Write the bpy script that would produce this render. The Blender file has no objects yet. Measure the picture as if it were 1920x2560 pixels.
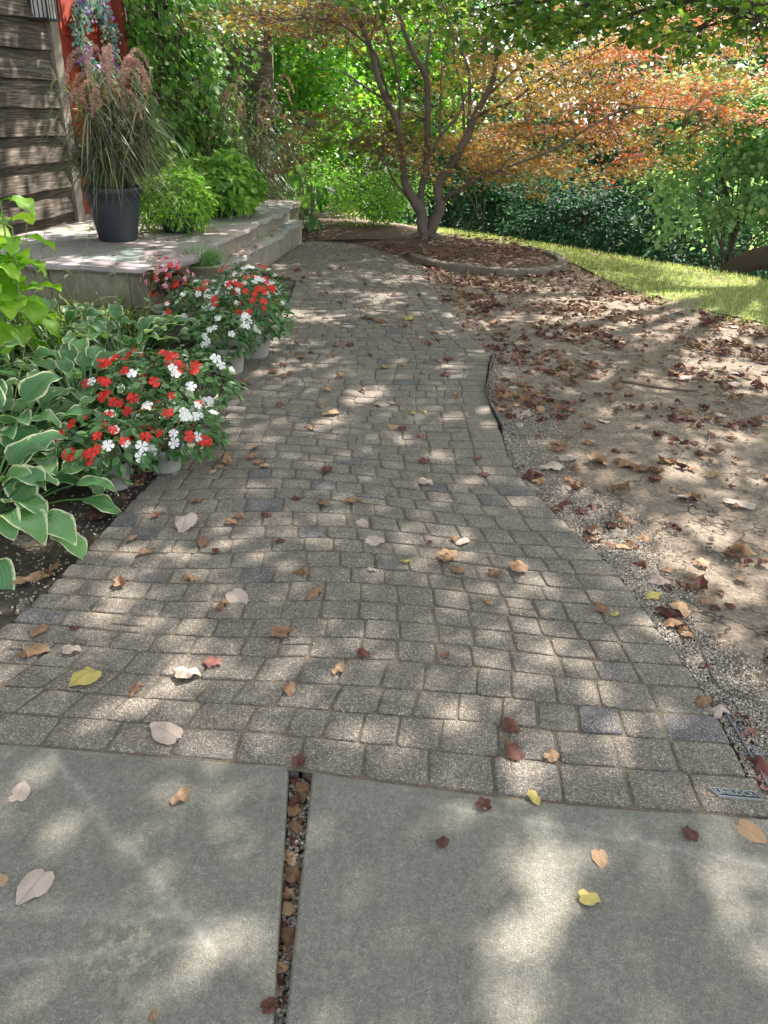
import bpy, math, random
import numpy as np
random.seed(7); RS = np.random.RandomState(11)
SC = bpy.context.scene; COL = SC.collection
rad = math.radians
# ------------------------------------------------------------------ camera
CAM_H, FPX, TILT, ROLL = 1.5, 1923.0, 28.0, 2.0
_t, _r = rad(TILT), rad(ROLL)
_f = np.array([0, math.cos(_t), -math.sin(_t)]); _R = np.array([1., 0, 0]); _U = np.cross(_R, _f)
CR = _R*math.cos(_r)+_U*math.sin(_r); CU = -_R*math.sin(_r)+_U*math.cos(_r)
EYE = np.array([0, 0, CAM_H])
cd = bpy.data.cameras.new('camera'); cam = bpy.data.objects.new('camera', cd); COL.objects.link(cam)
from mathutils import Matrix, Vector
cam.matrix_world = Matrix(((CR[0], CU[0], -_f[0], 0), (CR[1], CU[1], -_f[1], 0), (CR[2], CU[2], -_f[2], CAM_H), (0, 0, 0, 1)))
cd.sensor_fit = 'HORIZONTAL'; cd.sensor_width = 36; cd.lens = 36*FPX/1920; cd.clip_end = 500; cd.clip_start = .02
SC.camera = cam
# ------------------------------------------------------------------ light
SUN_AZ, SUN_EL = 40.0, 52.0          # degrees right of straight ahead, above the horizon
S = np.array([math.cos(rad(SUN_EL))*math.sin(rad(SUN_AZ)), math.cos(rad(SUN_EL))*math.cos(rad(SUN_AZ)), math.sin(rad(SUN_EL))])
w = bpy.data.worlds.new('World'); SC.world = w; w.use_nodes = True
nt = w.node_tree; bg = nt.nodes['Background']; sky = nt.nodes.new('ShaderNodeTexSky')
sky.sky_type = 'NISHITA'; sky.sun_disc = False; sky.sun_elevation = rad(SUN_EL); sky.sun_rotation = rad(SUN_AZ)
hs = nt.nodes.new('ShaderNodeHueSaturation'); hs.inputs['Saturation'].default_value = .22; nt.links.new(sky.outputs[0], hs.inputs['Color'])
nt.links.new(hs.outputs[0], bg.inputs[0]); bg.inputs[1].default_value = 0.15
sd = bpy.data.lights.new('sun', 'SUN'); sd.energy = 5.0; sd.angle = rad(.55); sd.color = (1, .91, .83)
so = bpy.data.objects.new('sun', sd); COL.objects.link(so)
so.rotation_euler = Vector(S).to_track_quat('Z', 'Y').to_euler()
SC.view_settings.view_transform = 'Standard'; SC.view_settings.look = 'None'; SC.view_settings.exposure = 1.82; SC.view_settings.gamma = 1
SC.cycles.max_bounces = 6; SC.cycles.diffuse_bounces = 3; SC.cycles.transparent_max_bounces = 4
# ------------------------------------------------------------------ helpers
def G(sx, sy, z=0.0, k=1.15732):
    """photo point (1659-wide coordinates) -> place on level z"""
    sx *= k; sy *= k
    d = _f+CR*(sx-960)/FPX+CU*(1280-sy)/FPX
    s = (z-CAM_H)/d[2]; return EYE+d*s
def W(sx, sy, y):
    """source pixel -> place at distance y ahead"""
    d = _f+CR*(sx-960)/FPX+CU*(1280-sy)/FPX
    return EYE+d*(y/d[1])
def nrm(v): v = np.asarray(v, float); return v/np.maximum(np.linalg.norm(v, axis=-1, keepdims=True), 1e-9)
class MB:
    def __init__(s): s.V = []; s.F = []; s.T = []; s.n = 0
    def add(s, V, F, UV=None):
        V = np.asarray(V, float).reshape(-1, 3)
        if isinstance(F, np.ndarray): Fs = [F]
        else:
            Fs = []
            for k in sorted(set(len(f) for f in F)): Fs.append(np.array([f for f in F if len(f) == k]))
        for f in Fs: s.F.append(f.astype(np.int64)+s.n)
        s.V.append(V); s.T.append(np.zeros((len(V), 2)) if UV is None else np.asarray(UV, float)); s.n += len(V)
    def build(s, name, mat, parent=None, smooth=True, loc=None):
        me = bpy.data.meshes.new(name)
        V = np.concatenate(s.V); T = np.concatenate(s.T)
        if loc is not None: V = V-np.asarray(loc)
        L = np.concatenate([f.ravel() for f in s.F]); tot = np.concatenate([np.full(len(f), f.shape[1]) for f in s.F])
        st = np.concatenate([[0], np.cumsum(tot)[:-1]])
        me.vertices.add(len(V)); me.vertices.foreach_set('co', V.astype(np.float32).ravel())
        me.loops.add(len(L)); me.loops.foreach_set('vertex_index', L.astype(np.int32))
        me.polygons.add(len(tot)); me.polygons.foreach_set('loop_start', st.astype(np.int32)); me.polygons.foreach_set('loop_total', tot.astype(np.int32))
        uv = me.uv_layers.new(name='UV'); uv.data.foreach_set('uv', T[L].astype(np.float32).ravel())
        me.polygons.foreach_set('use_smooth', np.full(len(tot), smooth))
        me.update(calc_edges=True); me.validate()
        if mat is not None: me.materials.append(mat)
        o = bpy.data.objects.new(name, me); COL.objects.link(o)
        if parent is not None: o.parent = parent
        if loc is not None: o.location = Vector(loc)
        return o
    def box(s, c, h, ax=None, jit=0):
        ax = np.eye(3) if ax is None else ax
        P = np.array([[x, y, z] for z in (-1, 1) for y in (-1, 1) for x in (-1, 1)], float)*np.asarray(h)
        if jit: P += RS.uniform(-jit, jit, P.shape)
        s.add(np.asarray(c)+P@ax, [(0, 2, 3, 1), (4, 5, 7, 6), (0, 1, 5, 4), (2, 6, 7, 3), (0, 4, 6, 2), (1, 3, 7, 5)])
    def tube(s, P, R, n=8, res=6, cap=True):
        P = catmull(P, res); R = np.interp(np.linspace(0, 1, len(P)), np.linspace(0, 1, len(R)), R)
        T = nrm(np.gradient(P, axis=0)); a = np.array([0, 0, 1.]) if abs(T[0][2]) < .9 else np.array([1., 0, 0])
        u = nrm(np.cross(T[0], a)); V = []
        for i in range(len(P)):
            u = nrm(u-T[i]*(u@T[i])); v = np.cross(T[i], u)
            th = np.arange(n)/n*2*np.pi
            V.append(P[i]+R[i]*(np.cos(th)[:, None]*u+np.sin(th)[:, None]*v))
        m = len(P); F = [(i*n+j, i*n+(j+1) % n, (i+1)*n+(j+1) % n, (i+1)*n+j) for i in range(m-1) for j in range(n)]
        if cap: F += [tuple(range(n))[::-1], tuple((m-1)*n+j for j in range(n))]
        UV = np.array([(j/n, i/m) for i in range(m) for j in range(n)])
        s.add(np.concatenate(V), F, UV)
    def lathe(s, c, prof, n=32):
        V = [[c[0]+r*math.cos(a), c[1]+r*math.sin(a), c[2]+z] for r, z in prof for a in np.arange(n)/n*2*np.pi]
        s.add(V, np.array([(i*n+j, i*n+(j+1) % n, (i+1)*n+(j+1) % n, (i+1)*n+j) for i in range(len(prof)-1) for j in range(n)]))
    def scatter(s, T, pos, M, sc):
        """many small copies of template T=(V,F,UV), M rows = x,y,z axes"""
        TV, TF, TU = T; n = len(pos); sc = np.asarray(sc, float)
        if sc.ndim == 1: sc = sc[:, None]
        V = np.einsum('nvk,nkj->nvj', TV[None]*sc[:, None, :] if sc.shape[1] == 3 else TV[None]*sc[:, None, :], M)+pos[:, None]
        off = (np.arange(n)*len(TV))
        s.V.append(V.reshape(-1, 3)); s.T.append(np.tile(TU, (n, 1)))
        for f in TF: s.F.append((f[None]+off[:, None, None]).reshape(-1, f.shape[1])+s.n)
        s.n += n*len(TV)
def catmull(P, res):
    P = np.asarray(P, float)
    if len(P) < 3 or res <= 1: return P
    Q = np.concatenate([[2*P[0]-P[1]], P, [2*P[-1]-P[-2]]]); out = []
    for i in range(1, len(Q)-2):
        for t in np.arange(res)/res:
            a, b, c, d = Q[i-1:i+3]
            out.append(.5*((2*b)+(c-a)*t+(2*a-5*b+4*c-d)*t*t+(3*b-a-3*c+d)*t**3))
    out.append(P[-1]); return np.array(out)
def frames(N, D=None):
    """orientation matrices with z=N, y as close to D as possible"""
    N = nrm(N); n = len(N)
    D = RS.normal(size=(n, 3)) if D is None else np.asarray(D, float)
    Y = nrm(D-N*np.sum(D*N, 1, keepdims=True)); X = np.cross(Y, N)
    return np.stack([X, Y, N], 1)
def tpl(V, F, UV=None):
    V = np.array(V, float); Fs = [np.array([f for f in F if len(f) == k]) for k in sorted(set(len(f) for f in F))]
    UV = np.array([(v[0]+.5, v[1]) for v in V]) if UV is None else np.array(UV, float)
    return V, Fs, UV
OVAL = tpl([(0, 0, 0), (.26, .3, .07), (.24, .65, .06), (0, 1, -.05), (-.24, .65, .06), (-.26, .3, .07)], [(0, 1, 2, 3), (0, 3, 4, 5)])
BROAD = tpl([(0, 0, 0), (.42, .15, .1), (.4, .6, .08), (0, 1, -.08), (-.4, .6, .08), (-.42, .15, .1)], [(0, 1, 2, 3), (0, 3, 4, 5)])
NARROW = tpl([(0, 0, 0), (.13, .35, .04), (.1, .7, .03), (0, 1, -.08), (-.1, .7, .03), (-.13, .35, .04)], [(0, 1, 2, 3), (0, 3, 4, 5)])
def _maple():
    V = [(0, 0, 0)]; a = [(-128, .45), (-98, .2), (-75, .72), (-55, .24), (-36, .9), (-18, .27), (0, 1), (18, .27), (36, .9), (55, .24), (75, .72), (98, .2), (128, .45)]
    for d, r in a: V.append((r*math.sin(rad(d)), r*math.cos(rad(d)), -.18*r*r))
    return tpl(V, [(0, i, i+1) for i in range(1, len(a))], [(.5, .5)]*(len(a)+1))
MAPLE = _maple()
def _ivy():
    V = [(0, 0, 0)]; a = [(-150, .35), (-120, .62), (-85, .5), (-55, .8), (-28, .55), (0, 1), (28, .55), (55, .8), (85, .5), (120, .62), (150, .35)]
    for d, r in a: V.append((r*.8*math.sin(rad(d)), r*.8*math.cos(rad(d))+.1, -.15*r*r))
    return tpl(V, [(0, i, i+1) for i in range(1, len(a))], [(.5, .5)]*(len(a)+1))
IVY = _ivy()
# ---- materials
def M(name):
    m = bpy.data.materials.new(name); m.use_nodes = True; n = m.node_tree
    return m, n, n.nodes['Principled BSDF'], n.nodes['Material Output']
def N(n, t, **kw):
    x = n.nodes.new(t)
    for k, v in kw.items():
        if k.startswith('i_'):
            key = k[2:]; x.inputs[int(key) if key.isdigit() else key.replace('_', ' ')].default_value = v
        else: setattr(x, k, v)
    return x
def ramp(n, src, stops, interp='LINEAR'):
    r = n.nodes.new('ShaderNodeValToRGB'); e = r.color_ramp; e.interpolation = interp
    while len(e.elements) < len(stops): e.elements.new(.5)
    for el, (p, c) in zip(e.elements, stops): el.position = p; el.color = (*c, 1) if len(c) == 3 else c
    n.links.new(src, r.inputs[0]); return r.outputs[0]
def mixc(n, fac, a, b, mode='MIX'):
    x = n.nodes.new('ShaderNodeMix'); x.data_type = 'RGBA'; x.blend_type = mode
    for sock, v in ((x.inputs[0], fac), (x.inputs[6], a), (x.inputs[7], b)):
        if hasattr(v, 'is_linked'): n.links.new(v, sock)
        elif isinstance(v, (int, float)): sock.default_value = v
        else: sock.default_value = (*v, 1)
    return x.outputs[2]
def mth(n, op, a, b=0.0, clamp=False):
    x = n.nodes.new('ShaderNodeMath'); x.operation = op; x.use_clamp = clamp
    for s, v in zip(x.inputs, (a, b)):
        if hasattr(v, 'is_linked'): n.links.new(v, s)
        else: s.default_value = v
    return x.outputs[0]
def noise(n, scale, detail=4, rough=.6, vec=None, dist=0):
    x = N(n, 'ShaderNodeTexNoise', i_Scale=scale, i_Detail=detail, i_Roughness=rough, i_Distortion=dist)
    if vec is not None: n.links.new(vec, x.inputs['Vector'])
    return x.outputs[0]
def gpos(n): return n.nodes.new('ShaderNodeNewGeometry').outputs['Position']
def bump(n, b, h, s, d):
    x = N(n, 'ShaderNodeBump', i_Strength=s, i_Distance=d); n.links.new(h, x.inputs['Height']); n.links.new(x.outputs[0], b.inputs['Normal'])
def plain(name, c, rough=.7, var=.25, scale=8, bmp=.3):
    m, n, b, o = M(name); p = gpos(n); f = noise(n, scale, 6, .65, p)
    lo = tuple(x*(1-var) for x in c); hi = tuple(min(1, x*(1+var)) for x in c)
    n.links.new(ramp(n, f, [(.3, lo), (.7, hi)]), b.inputs['Base Color']); b.inputs['Roughness'].default_value = rough
    bump(n, b, noise(n, scale*8, 5, .6, p), bmp, .004); return m
def leafm(name, stops, trans=.4, rough=.45, edge=None, spec=.5, boost=1.6, patch=None):
    m, n, b, o = M(name); g = n.nodes.new('ShaderNodeNewGeometry')
    f = g.outputs['Random Per Island']
    if patch: f = mth(n, 'ADD', mth(n, 'MULTIPLY', f, .55), mth(n, 'MULTIPLY', mth(n, 'SUBTRACT', noise(n, patch, 2, .5, g.outputs['Position']), .22), .8), True)
    c = ramp(n, f, stops)
    if edge:
        uv = n.nodes.new('ShaderNodeUVMap'); sp = n.nodes.new('ShaderNodeSeparateXYZ'); n.links.new(uv.outputs[0], sp.inputs[0])
        d = mth(n, 'ADD', sp.outputs[1], mth(n, 'MULTIPLY', mth(n, 'SUBTRACT', noise(n, 30, 3, .6, g.outputs['Position']), .5), .25))
        # veins
        vv = mth(n, 'SINE', mth(n, 'MULTIPLY', sp.outputs[0], 60.0)); c = mixc(n, mth(n, 'MULTIPLY', mth(n, 'GREATER_THAN', vv, .75), .22), c, tuple(x*.6 for x in stops[0][1]))
        c = mixc(n, ramp(n, d, [(.76, (0, 0, 0)), (.88, (1, 1, 1))]), c, edge); c = mixc(n, mth(n, 'MULTIPLY', ramp(n, noise(n, 26, 4, .7, g.outputs['Position']), [(.5, (0, 0, 0)), (.75, (1, 1, 1))]), .5), c, (.17, .22, .07))
        bump(n, b, vv, .35, .002)
    n.links.new(c, b.inputs['Base Color']); b.inputs['Roughness'].default_value = rough; b.inputs['Specular IOR Level'].default_value = spec
    t = n.nodes.new('ShaderNodeBsdfTranslucent'); n.links.new(mixc(n, 1.0, c, (boost, boost, boost*.55), 'MULTIPLY'), t.inputs[0])
    x = n.nodes.new('ShaderNodeMixShader'); x.inputs[0].default_value = trans
    n.links.new(b.outputs[0], x.inputs[1]); n.links.new(t.outputs[0], x.inputs[2]); n.links.new(x.outputs[0], o.inputs[0]); return m
# ---- tags
def tag(o, label, cat, group=None):
    o['label'] = label; o['category'] = cat
    if group: o['group'] = group
    return o
def struct(o, kind='structure', label=None, cat=None):
    o['kind'] = kind
    if label: o['label'] = label; o['category'] = cat
    return o
def thing(name, loc, label, cat, group=None, rz=0):
    o = bpy.data.objects.new(name, None); COL.objects.link(o); o.location = Vector(loc); o.rotation_euler = (0, 0, rz)
    o.empty_display_size = .1; return tag(o, label, cat, group)
def part(mb, name, mat, t, smooth=True):
    """mesh given in world coordinates, parented to thing t (unrotated)"""
    return mb.build(name, mat, t, smooth, None) if t is None else _lp(mb, name, mat, t, smooth)
def _lp(mb, name, mat, t, smooth):
    L = np.array(t.location); mb.V = [v-L for v in mb.V]; return mb.build(name, mat, t, smooth)
# ------------------------------------------------------------------ outline curves of the place
SRC = 1/1.15732
def gs(l, z=0): return np.array([G(x*SRC, y*SRC, z) for x, y in l])
redge = gs([(1915, 2045), (1836, 1867), (1799, 1798), (1760, 1729), (1718, 1664), (1668, 1608), (1636, 1553), (1599, 1506), (1567, 1462), (1530, 1417), (1495, 1383), (1453, 1348), (1421, 1315), (1389, 1284), (1357, 1253), (1332, 1224), (1302, 1195), (1283, 1167), (1270, 1145), (1262, 1110), (1253, 1078), (1240, 1045), (1225, 1010), (1216, 960), (1222, 915), (1228, 890), (1180, 845), (1100, 750), (1040, 670), (1020, 652), (985, 634)])
ledge = gs([(-600, 1750), (-200, 1680), (0, 1575), (110, 1480), (250, 1335), (350, 1230), (440, 1140), (520, 1030), (560, 970), (600, 905), (690, 800), (720, 760), (740, 700)])
redge = redge[np.argsort(redge[:, 1])]; ledge = ledge[np.argsort(ledge[:, 1])]
ledge = np.vstack([ledge, [[-1.3, 7.7, 0], [-1.07, 9.62, 0]]])
def RX(y): return np.interp(y, redge[:, 1], redge[:, 0])
def LX(y): return np.interp(y, ledge[:, 1], ledge[:, 0])
slab = gs([(-700, 1810), (0, 1855), (722, 1912), (780, 1926), (1065, 1965), (1390, 2005), (1900, 2040), (2500, 2090)])
def SY(x): return np.interp(x, slab[:, 0], slab[:, 1])
PATH_END = 9.66
lawnA = gs([(1100, 600), (1290, 622), (1420, 655), (1600, 740), (1760, 790), (1920, 825), (2400, 900)])   # dirt/grass border
A0, B0 = G(1100*SRC, 567*SRC), G(1920*SRC, 692*SRC)
cdir = nrm(B0-A0); cn = np.array([-cdir[1], cdir[0], 0])
if cn[1] < 0: cn = -cn
def crest(x, y): return (x-A0[0])*cn[0]+(y-A0[1])*cn[1]
def TZ(x, y):
    d = np.maximum(crest(x, y)+.12-.08*np.sin(x*.9), 0); d = np.where(np.asarray(x) < -.4, np.maximum(d-3.5*(np.clip(-.4-x, 0, 1.5)), 0), d)
    return -3.6*(1-np.exp(-(d**1.25)*.17))+0*x
# ------------------------------------------------------------------ setting
def dirt_mat():
    m, n, b, o = M('dirt'); p = gpos(n)
    f = noise(n, 1.6, 6, .7, p); c = ramp(n, f, [(.3, (.11, .08, .055)), (.5, (.205, .158, .113)), (.7, (.32, .255, .19))])
    g = noise(n, 45, 6, .75, p); c = mixc(n, .55, c, ramp(n, g, [(.35, (.10, .078, .056)), (.65, (.42, .35, .28))]))
    v = N(n, 'ShaderNodeTexVoronoi', feature='DISTANCE_TO_EDGE', i_Scale=2.6)
    wv = N(n, 'ShaderNodeVectorMath', operation='ADD'); nz = N(n, 'ShaderNodeTexNoise', i_Scale=5.0, i_Detail=5.0)
    n.links.new(p, nz.inputs['Vector']); sc = N(n, 'ShaderNodeVectorMath', operation='SCALE'); sc.inputs['Scale'].default_value = .35
    n.links.new(nz.outputs[1], sc.inputs[0]); n.links.new(p, wv.inputs[0]); n.links.new(sc.outputs[0], wv.inputs[1]); n.links.new(wv.outputs[0], v.inputs['Vector'])
    ck = ramp(n, v.outputs[0], [(.004, (1, 1, 1)), (.012, (0, 0, 0))])
    ck = mth(n, 'MULTIPLY', ck, ramp(n, noise(n, 1.1, 2, .5, p), [(.5, (0, 0, 0)), (.6, (1, 1, 1))]))
    c = mixc(n, mth(n, 'MULTIPLY', ck, .8), c, (.05, .035, .025))
    n.links.new(c, b.inputs['Base Color']); b.inputs['Roughness'].default_value = .95
    h = mth(n, 'SUBTRACT', mth(n, 'ADD', g, mth(n, 'MULTIPLY', noise(n, 9, 5, .6, p), 2.0)), mth(n, 'MULTIPLY', ck, 1.5)); bump(n, b, h, 1, .022); return m
DIRT = dirt_mat()
def grid_sheet(xs, ys, zf):
    X, Y = np.meshgrid(xs, ys); V = np.stack([X, Y, zf(X, Y)], -1).reshape(-1, 3); nx = len(xs)
    I = np.arange((len(ys)-1)*nx).reshape(len(ys)-1, nx)[:, :-1].ravel()
    return V, np.stack([I, I+1, I+nx+1, I+nx], 1)
def ground():
    xs = np.concatenate([[-400, -120, -40, -20, -12], np.arange(-9, 14, .12), [16, 22, 40, 120, 400]])
    ys = np.concatenate([[-400, -60, -15, -5, -1], np.arange(0, 24, .12), [28, 40, 70, 160, 400]])
    def zf(X, Y):
        near = (LX(Y)-.01 < X) & (X < RX(Y)+.01) & (Y > SY(X)-.02) & (Y < PATH_END)
        lump = .012*np.sin(X*3.1+np.sin(Y*2.3))*np.sin(Y*2.7+1)+.006*np.sin(X*11+Y*3)*np.sin(Y*9)
        onslab = (Y < SY(X)+.02)
        z = TZ(X, Y)-.030+np.where((X > -9) & (X < 14) & (Y > 0) & (Y < 24), lump, 0)
        return np.where(near, -.06, np.where(onslab, -.09, z))
    mb = MB(); mb.add(*grid_sheet(xs, ys, zf)); struct(mb.build('ground', DIRT))
ground()
# soil under the flower bed on the left (darker) is its own sheet
def bed():
    m, n, b, o = M('soil'); p = gpos(n); f = noise(n, 30, 6, .75, p)
    n.links.new(ramp(n, f, [(.35, (.03, .024, .018)), (.6, (.09, .07, .05)), (.75, (.22, .19, .15))]), b.inputs['Base Color']); b.inputs['Roughness'].default_value = .95
    bump(n, b, f, 1, .02)
    ys = np.arange(1.3, 7.9, .07); mb = MB(); V = []; F = []
    for i, y in enumerate(ys):
        for j, t in enumerate(np.linspace(0, 1, 30)):
            x = LX(y)-.012-t*(3.2+LX(y)*0); V.append((x, y, -.012+.012*math.sin(x*13+y*5)*math.sin(y*17)-.012*(j == 0)))
    for i in range(len(ys)-1):
        for j in range(29): F.append((i*30+j, (i+1)*30+j, (i+1)*30+j+1, i*30+j+1))
    mb.add(V, F); struct(mb.build('flower_bed_soil', m))
    # mulch around the maple
    m2, n, b, o = M('mulch'); p = gpos(n); f = noise(n, 28, 6, .75, p)
    n.links.new(ramp(n, f, [(.35, (.05, .03, .022)), (.6, (.13, .08, .055)), (.75, (.25, .17, .12))]), b.inputs['Base Color']); b.inputs['Roughness'].default_value = .95
    bump(n, b, f, 1, .02)
    P = np.vstack([gs([(990, 640), (1035, 655), (1120, 668), (1250, 676), (1340, 678), (1395, 672), (1408, 656), (1380, 636), (1290, 612), (1180, 596), (1100, 585)]), [[-.2, 11.6, 0], [-2.5, 12, 0], [-1.6, 10.2, 0], [-1.15, 9.75, 0], [-.6, 9.72, 0]]])
    P = catmull(np.vstack([P, P[:1]]), 4); c = P.mean(0); V = [c+(0, 0, .07)]
    for s in (.5, 1):
        for p_ in P: q = c+(p_-c)*s; V.append((q[0], q[1], .055 if s < 1 else -.004))
    k = len(P); F = [(0, 1+i, 1+(i+1) % k) for i in range(k)]+[(1+i, 1+k+i, 1+k+(i+1) % k, 1+(i+1) % k) for i in range(k)]
    mb = MB(); mb.add(V, F); struct(mb.build('tree_bed_mulch', m2))
    return m
SOIL = bed()
# concrete slabs
def concrete_mat():
    m, n, b, o = M('concrete'); p = gpos(n)
    c = ramp(n, noise(n, 3.5, 8, .72, p), [(.32, (.095, .093, .075)), (.5, (.155, .150, .126)), (.68, (.235, .222, .188))])
    c = mixc(n, .55, c, ramp(n, noise(n, 55, 8, .9, p), [(.40, (.085, .083, .07)), (.5, (.18, .174, .15)), (.60, (.33, .315, .275))]))
    vg = N(n, 'ShaderNodeTexVoronoi', i_Scale=420.0); n.links.new(p, vg.inputs['Vector']); vs = n.nodes.new('ShaderNodeSeparateColor'); n.links.new(vg.outputs['Color'], vs.inputs[0])
    c = mixc(n, .5, c, ramp(n, vs.outputs[0], [(0, (.45, .45, .43)), (.5, (1, 1, .97)), (.9, (1.5, 1.45, 1.35)), (1, (2.4, 2.3, 2.1))]), 'MULTIPLY')
    st_ = N(n, 'ShaderNodeMapping'); st_.inputs['Scale'].default_value = (3, 40, 1); st_.inputs['Rotation'].default_value = (0, 0, .9); n.links.new(p, st_.inputs[0])
    c = mixc(n, mth(n, 'MULTIPLY', ramp(n, noise(n, 2.5, 5, .8, st_.outputs[0], .4), [(.60, (0, 0, 0)), (.68, (1, 1, 1))]), .22), c, (.42, .40, .35))
    c = mixc(n, mth(n, 'MULTIPLY', ramp(n, noise(n, 2.2, 4, .6, p), [(.55, (0, 0, 0)), (.72, (1, 1, 1))]), .45), c, (.085, .08, .066))
    c = mixc(n, .25, c, ramp(n, noise(n, 190, 5, .85, p), [(.3, (.09, .088, .074)), (.55, (.19, .182, .158)), (.75, (.36, .34, .30))]))
    c = mixc(n, mth(n, 'MULTIPLY', ramp(n, noise(n, 9, 6, .7, p), [(.42, (0, 0, 0)), (.7, (1, 1, 1))]), .35), c, (.12, .125, .10))
    sp = n.nodes.new('ShaderNodeSeparateXYZ'); n.links.new(p, sp.inputs[0])
    wob = mth(n, 'MULTIPLY', mth(n, 'SUBTRACT', noise(n, 7, 4, .6, p), .5), .05)
    for (x0, y0), (x1, y1), wd, st in (((-.86, 1.46), (-.30, .93), .022, .30), ((-1.1, 1.02), (-.25, 1.0), .03, .25), ((.1, 1.33), (.95, 1.17), .02, .25), ((-.9, .86), (-.3, .97), .02, .3)):
        L = math.hypot(x1-x0, y1-y0); nx, ny = -(y1-y0)/L, (x1-x0)/L
        d = mth(n, 'ABSOLUTE', mth(n, 'ADD', wob, mth(n, 'ADD', mth(n, 'MULTIPLY', sp.outputs[0], nx), mth(n, 'ADD', mth(n, 'MULTIPLY', sp.outputs[1], ny), -(x0*nx+y0*ny)))))
        k = ramp(n, d, [(0, (1, 1, 1)), (wd, (0, 0, 0))]); k = mth(n, 'MULTIPLY', k, mth(n, 'MULTIPLY', ramp(n, noise(n, 45, 5, .8, p), [(.35, (0, 0, 0)), (.65, (1, 1, 1))]), st*1.5)); k = mth(n, 'MULTIPLY', k, ramp(n, N_dist(n, p, ((x0+x1)/2, (y0+y1)/2, 0)), [(L*.42, (1, 1, 1)), (L*.55, (0, 0, 0))]))
        c = mixc(n, k, c, (.48, .46, .40))
    pt = mth(n, 'MULTIPLY', ramp(n, noise(n, 38, 5, .7, p), [(.5, (0, 0, 0)), (.62, (1, 1, 1))]), ramp(n, N_dist(n, p, (-.49, .93, 0)), [(.03, (1, 1, 1)), (.11, (0, 0, 0))]))
    c = mixc(n, mth(n, 'MULTIPLY', pt, .75), c, (.42, .38, .29))
    v = N(n, 'ShaderNodeTexVoronoi', i_Scale=38.0); n.links.new(p, v.inputs['Vector'])
    c = mixc(n, mth(n, 'MULTIPLY', ramp(n, v.outputs[0], [(.03, (1, 1, 1)), (.06, (0, 0, 0))]), mth(n, 'GREATER_THAN', noise(n, 5, 2, .5, p), .55)), c, (.42, .40, .36))
    n.links.new(c, b.inputs['Base Color']); b.inputs['Roughness'].default_value = .9
    bump(n, b, mth(n, 'ADD', noise(n, 120, 6, .8, p), vg.outputs[0]), .8, .003); return m
def N_dist(n, p, c):
    x = N(n, 'ShaderNodeVectorMath', operation='DISTANCE'); n.links.new(p, x.inputs[0]); x.inputs[1].default_value = c; return x.outputs['Value']
CONC = concrete_mat()
JL = gs([(722, 1912), (683, 2560)]); JR = gs([(780, 1926), (712, 2560)])
def slabs():
    def one(front, back):
        P = [np.array([x, y, 0]) for x, y in front+back]; n = len(P); c = sum(P)/n; V = []
        for z, ins in ((-.11, 0), (-.012, 0), (-.004, .003), (0, .010)):
            for i in range(n):
                a, b_, d = P[i-1], P[i], P[(i+1) % n]; e1 = nrm(b_-a); e2 = nrm(d-b_)
                nn = nrm(np.array([-(e1+e2)[1], (e1+e2)[0], 0])); V.append(b_+nn*ins*1.0+(0, 0, z))
        F = [(k*n+i, k*n+(i+1) % n, (k+1)*n+(i+1) % n, (k+1)*n+i) for k in range(3) for i in range(n)]+[tuple(3*n+i for i in range(n))]
        mb = MB(); mb.add(V, F); return mb
    def jx(J, y): return J[0][0]+(J[1][0]-J[0][0])*(y-J[0][1])/(J[1][1]-J[0][1])
    xs = np.linspace(-3, JL[0][0], 14)[::-1]
    f = [(x, SY(x)-.001+.002*math.sin(x*20)) for x in xs]
    struct(one(f, [(-3, -4), (jx(JL, -4), -4)]).build('concrete_slab', CONC, smooth=False))
    xs = np.linspace(JR[0][0], 2.6, 18)
    f = [(x, SY(x)-.001+.002*math.sin(x*17)) for x in xs][::-1]
    struct(one(f, [(jx(JR, -4), -4), (2.6, -4)]).build('concrete_slab', CONC, smooth=False))
slabs()
# pavers
def paver_mat():
    m, n, b, o = M('paver_stone'); g = n.nodes.new('ShaderNodeNewGeometry'); p = g.outputs['Position']; ri = g.outputs['Random Per Island']
    base = ramp(n, ri, [(0, (.126, .117, .104)), (.2, (.166, .150, .130)), (.4, (.138, .130, .117)), (.6, (.176, .157, .134)), (.8, (.150, .137, .120)), (.94, (.168, .154, .135)), (.962, (.085, .089, .102))])
    base = mixc(n, .35, base, ramp(n, noise(n, 14, 4, .6, p), [(.35, (.085, .084, .082)), (.65, (.245, .215, .185))]))
    v = N(n, 'ShaderNodeTexVoronoi', i_Scale=300.0); n.links.new(p, v.inputs['Vector'])
    vc = n.nodes.new('ShaderNodeSeparateColor'); n.links.new(v.outputs['Color'], vc.inputs[0])
    spk = ramp(n, vc.outputs[0], [(.0, (.35, .34, .31)), (.25, (.75, .73, .68)), (.6, (1.0, .96, .9)), (.85, (1.5, 1.43, 1.3)), (.97, (2.6, 2.45, 2.2))])
    c = mixc(n, .8, base, spk, 'MULTIPLY')
    n.links.new(c, b.inputs['Base Color']); b.inputs['Roughness'].default_value = .88
    h = mth(n, 'ADD', v.outputs[0], noise(n, 60, 4, .6, p)); bump(n, b, h, .8, .004); return m
PAVER = paver_mat()
def sand_mat():
    m, n, b, o = M('joint_sand'); p = gpos(n); f = noise(n, 150, 5, .7, p)
    n.links.new(ramp(n, f, [(.3, (.075, .062, .046)), (.6, (.15, .125, .092)), (.8, (.22, .19, .15))]), b.inputs['Base Color']); b.inputs['Roughness'].default_value = 1
    bump(n, b, f, .8, .004); return m
UNI = None
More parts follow.
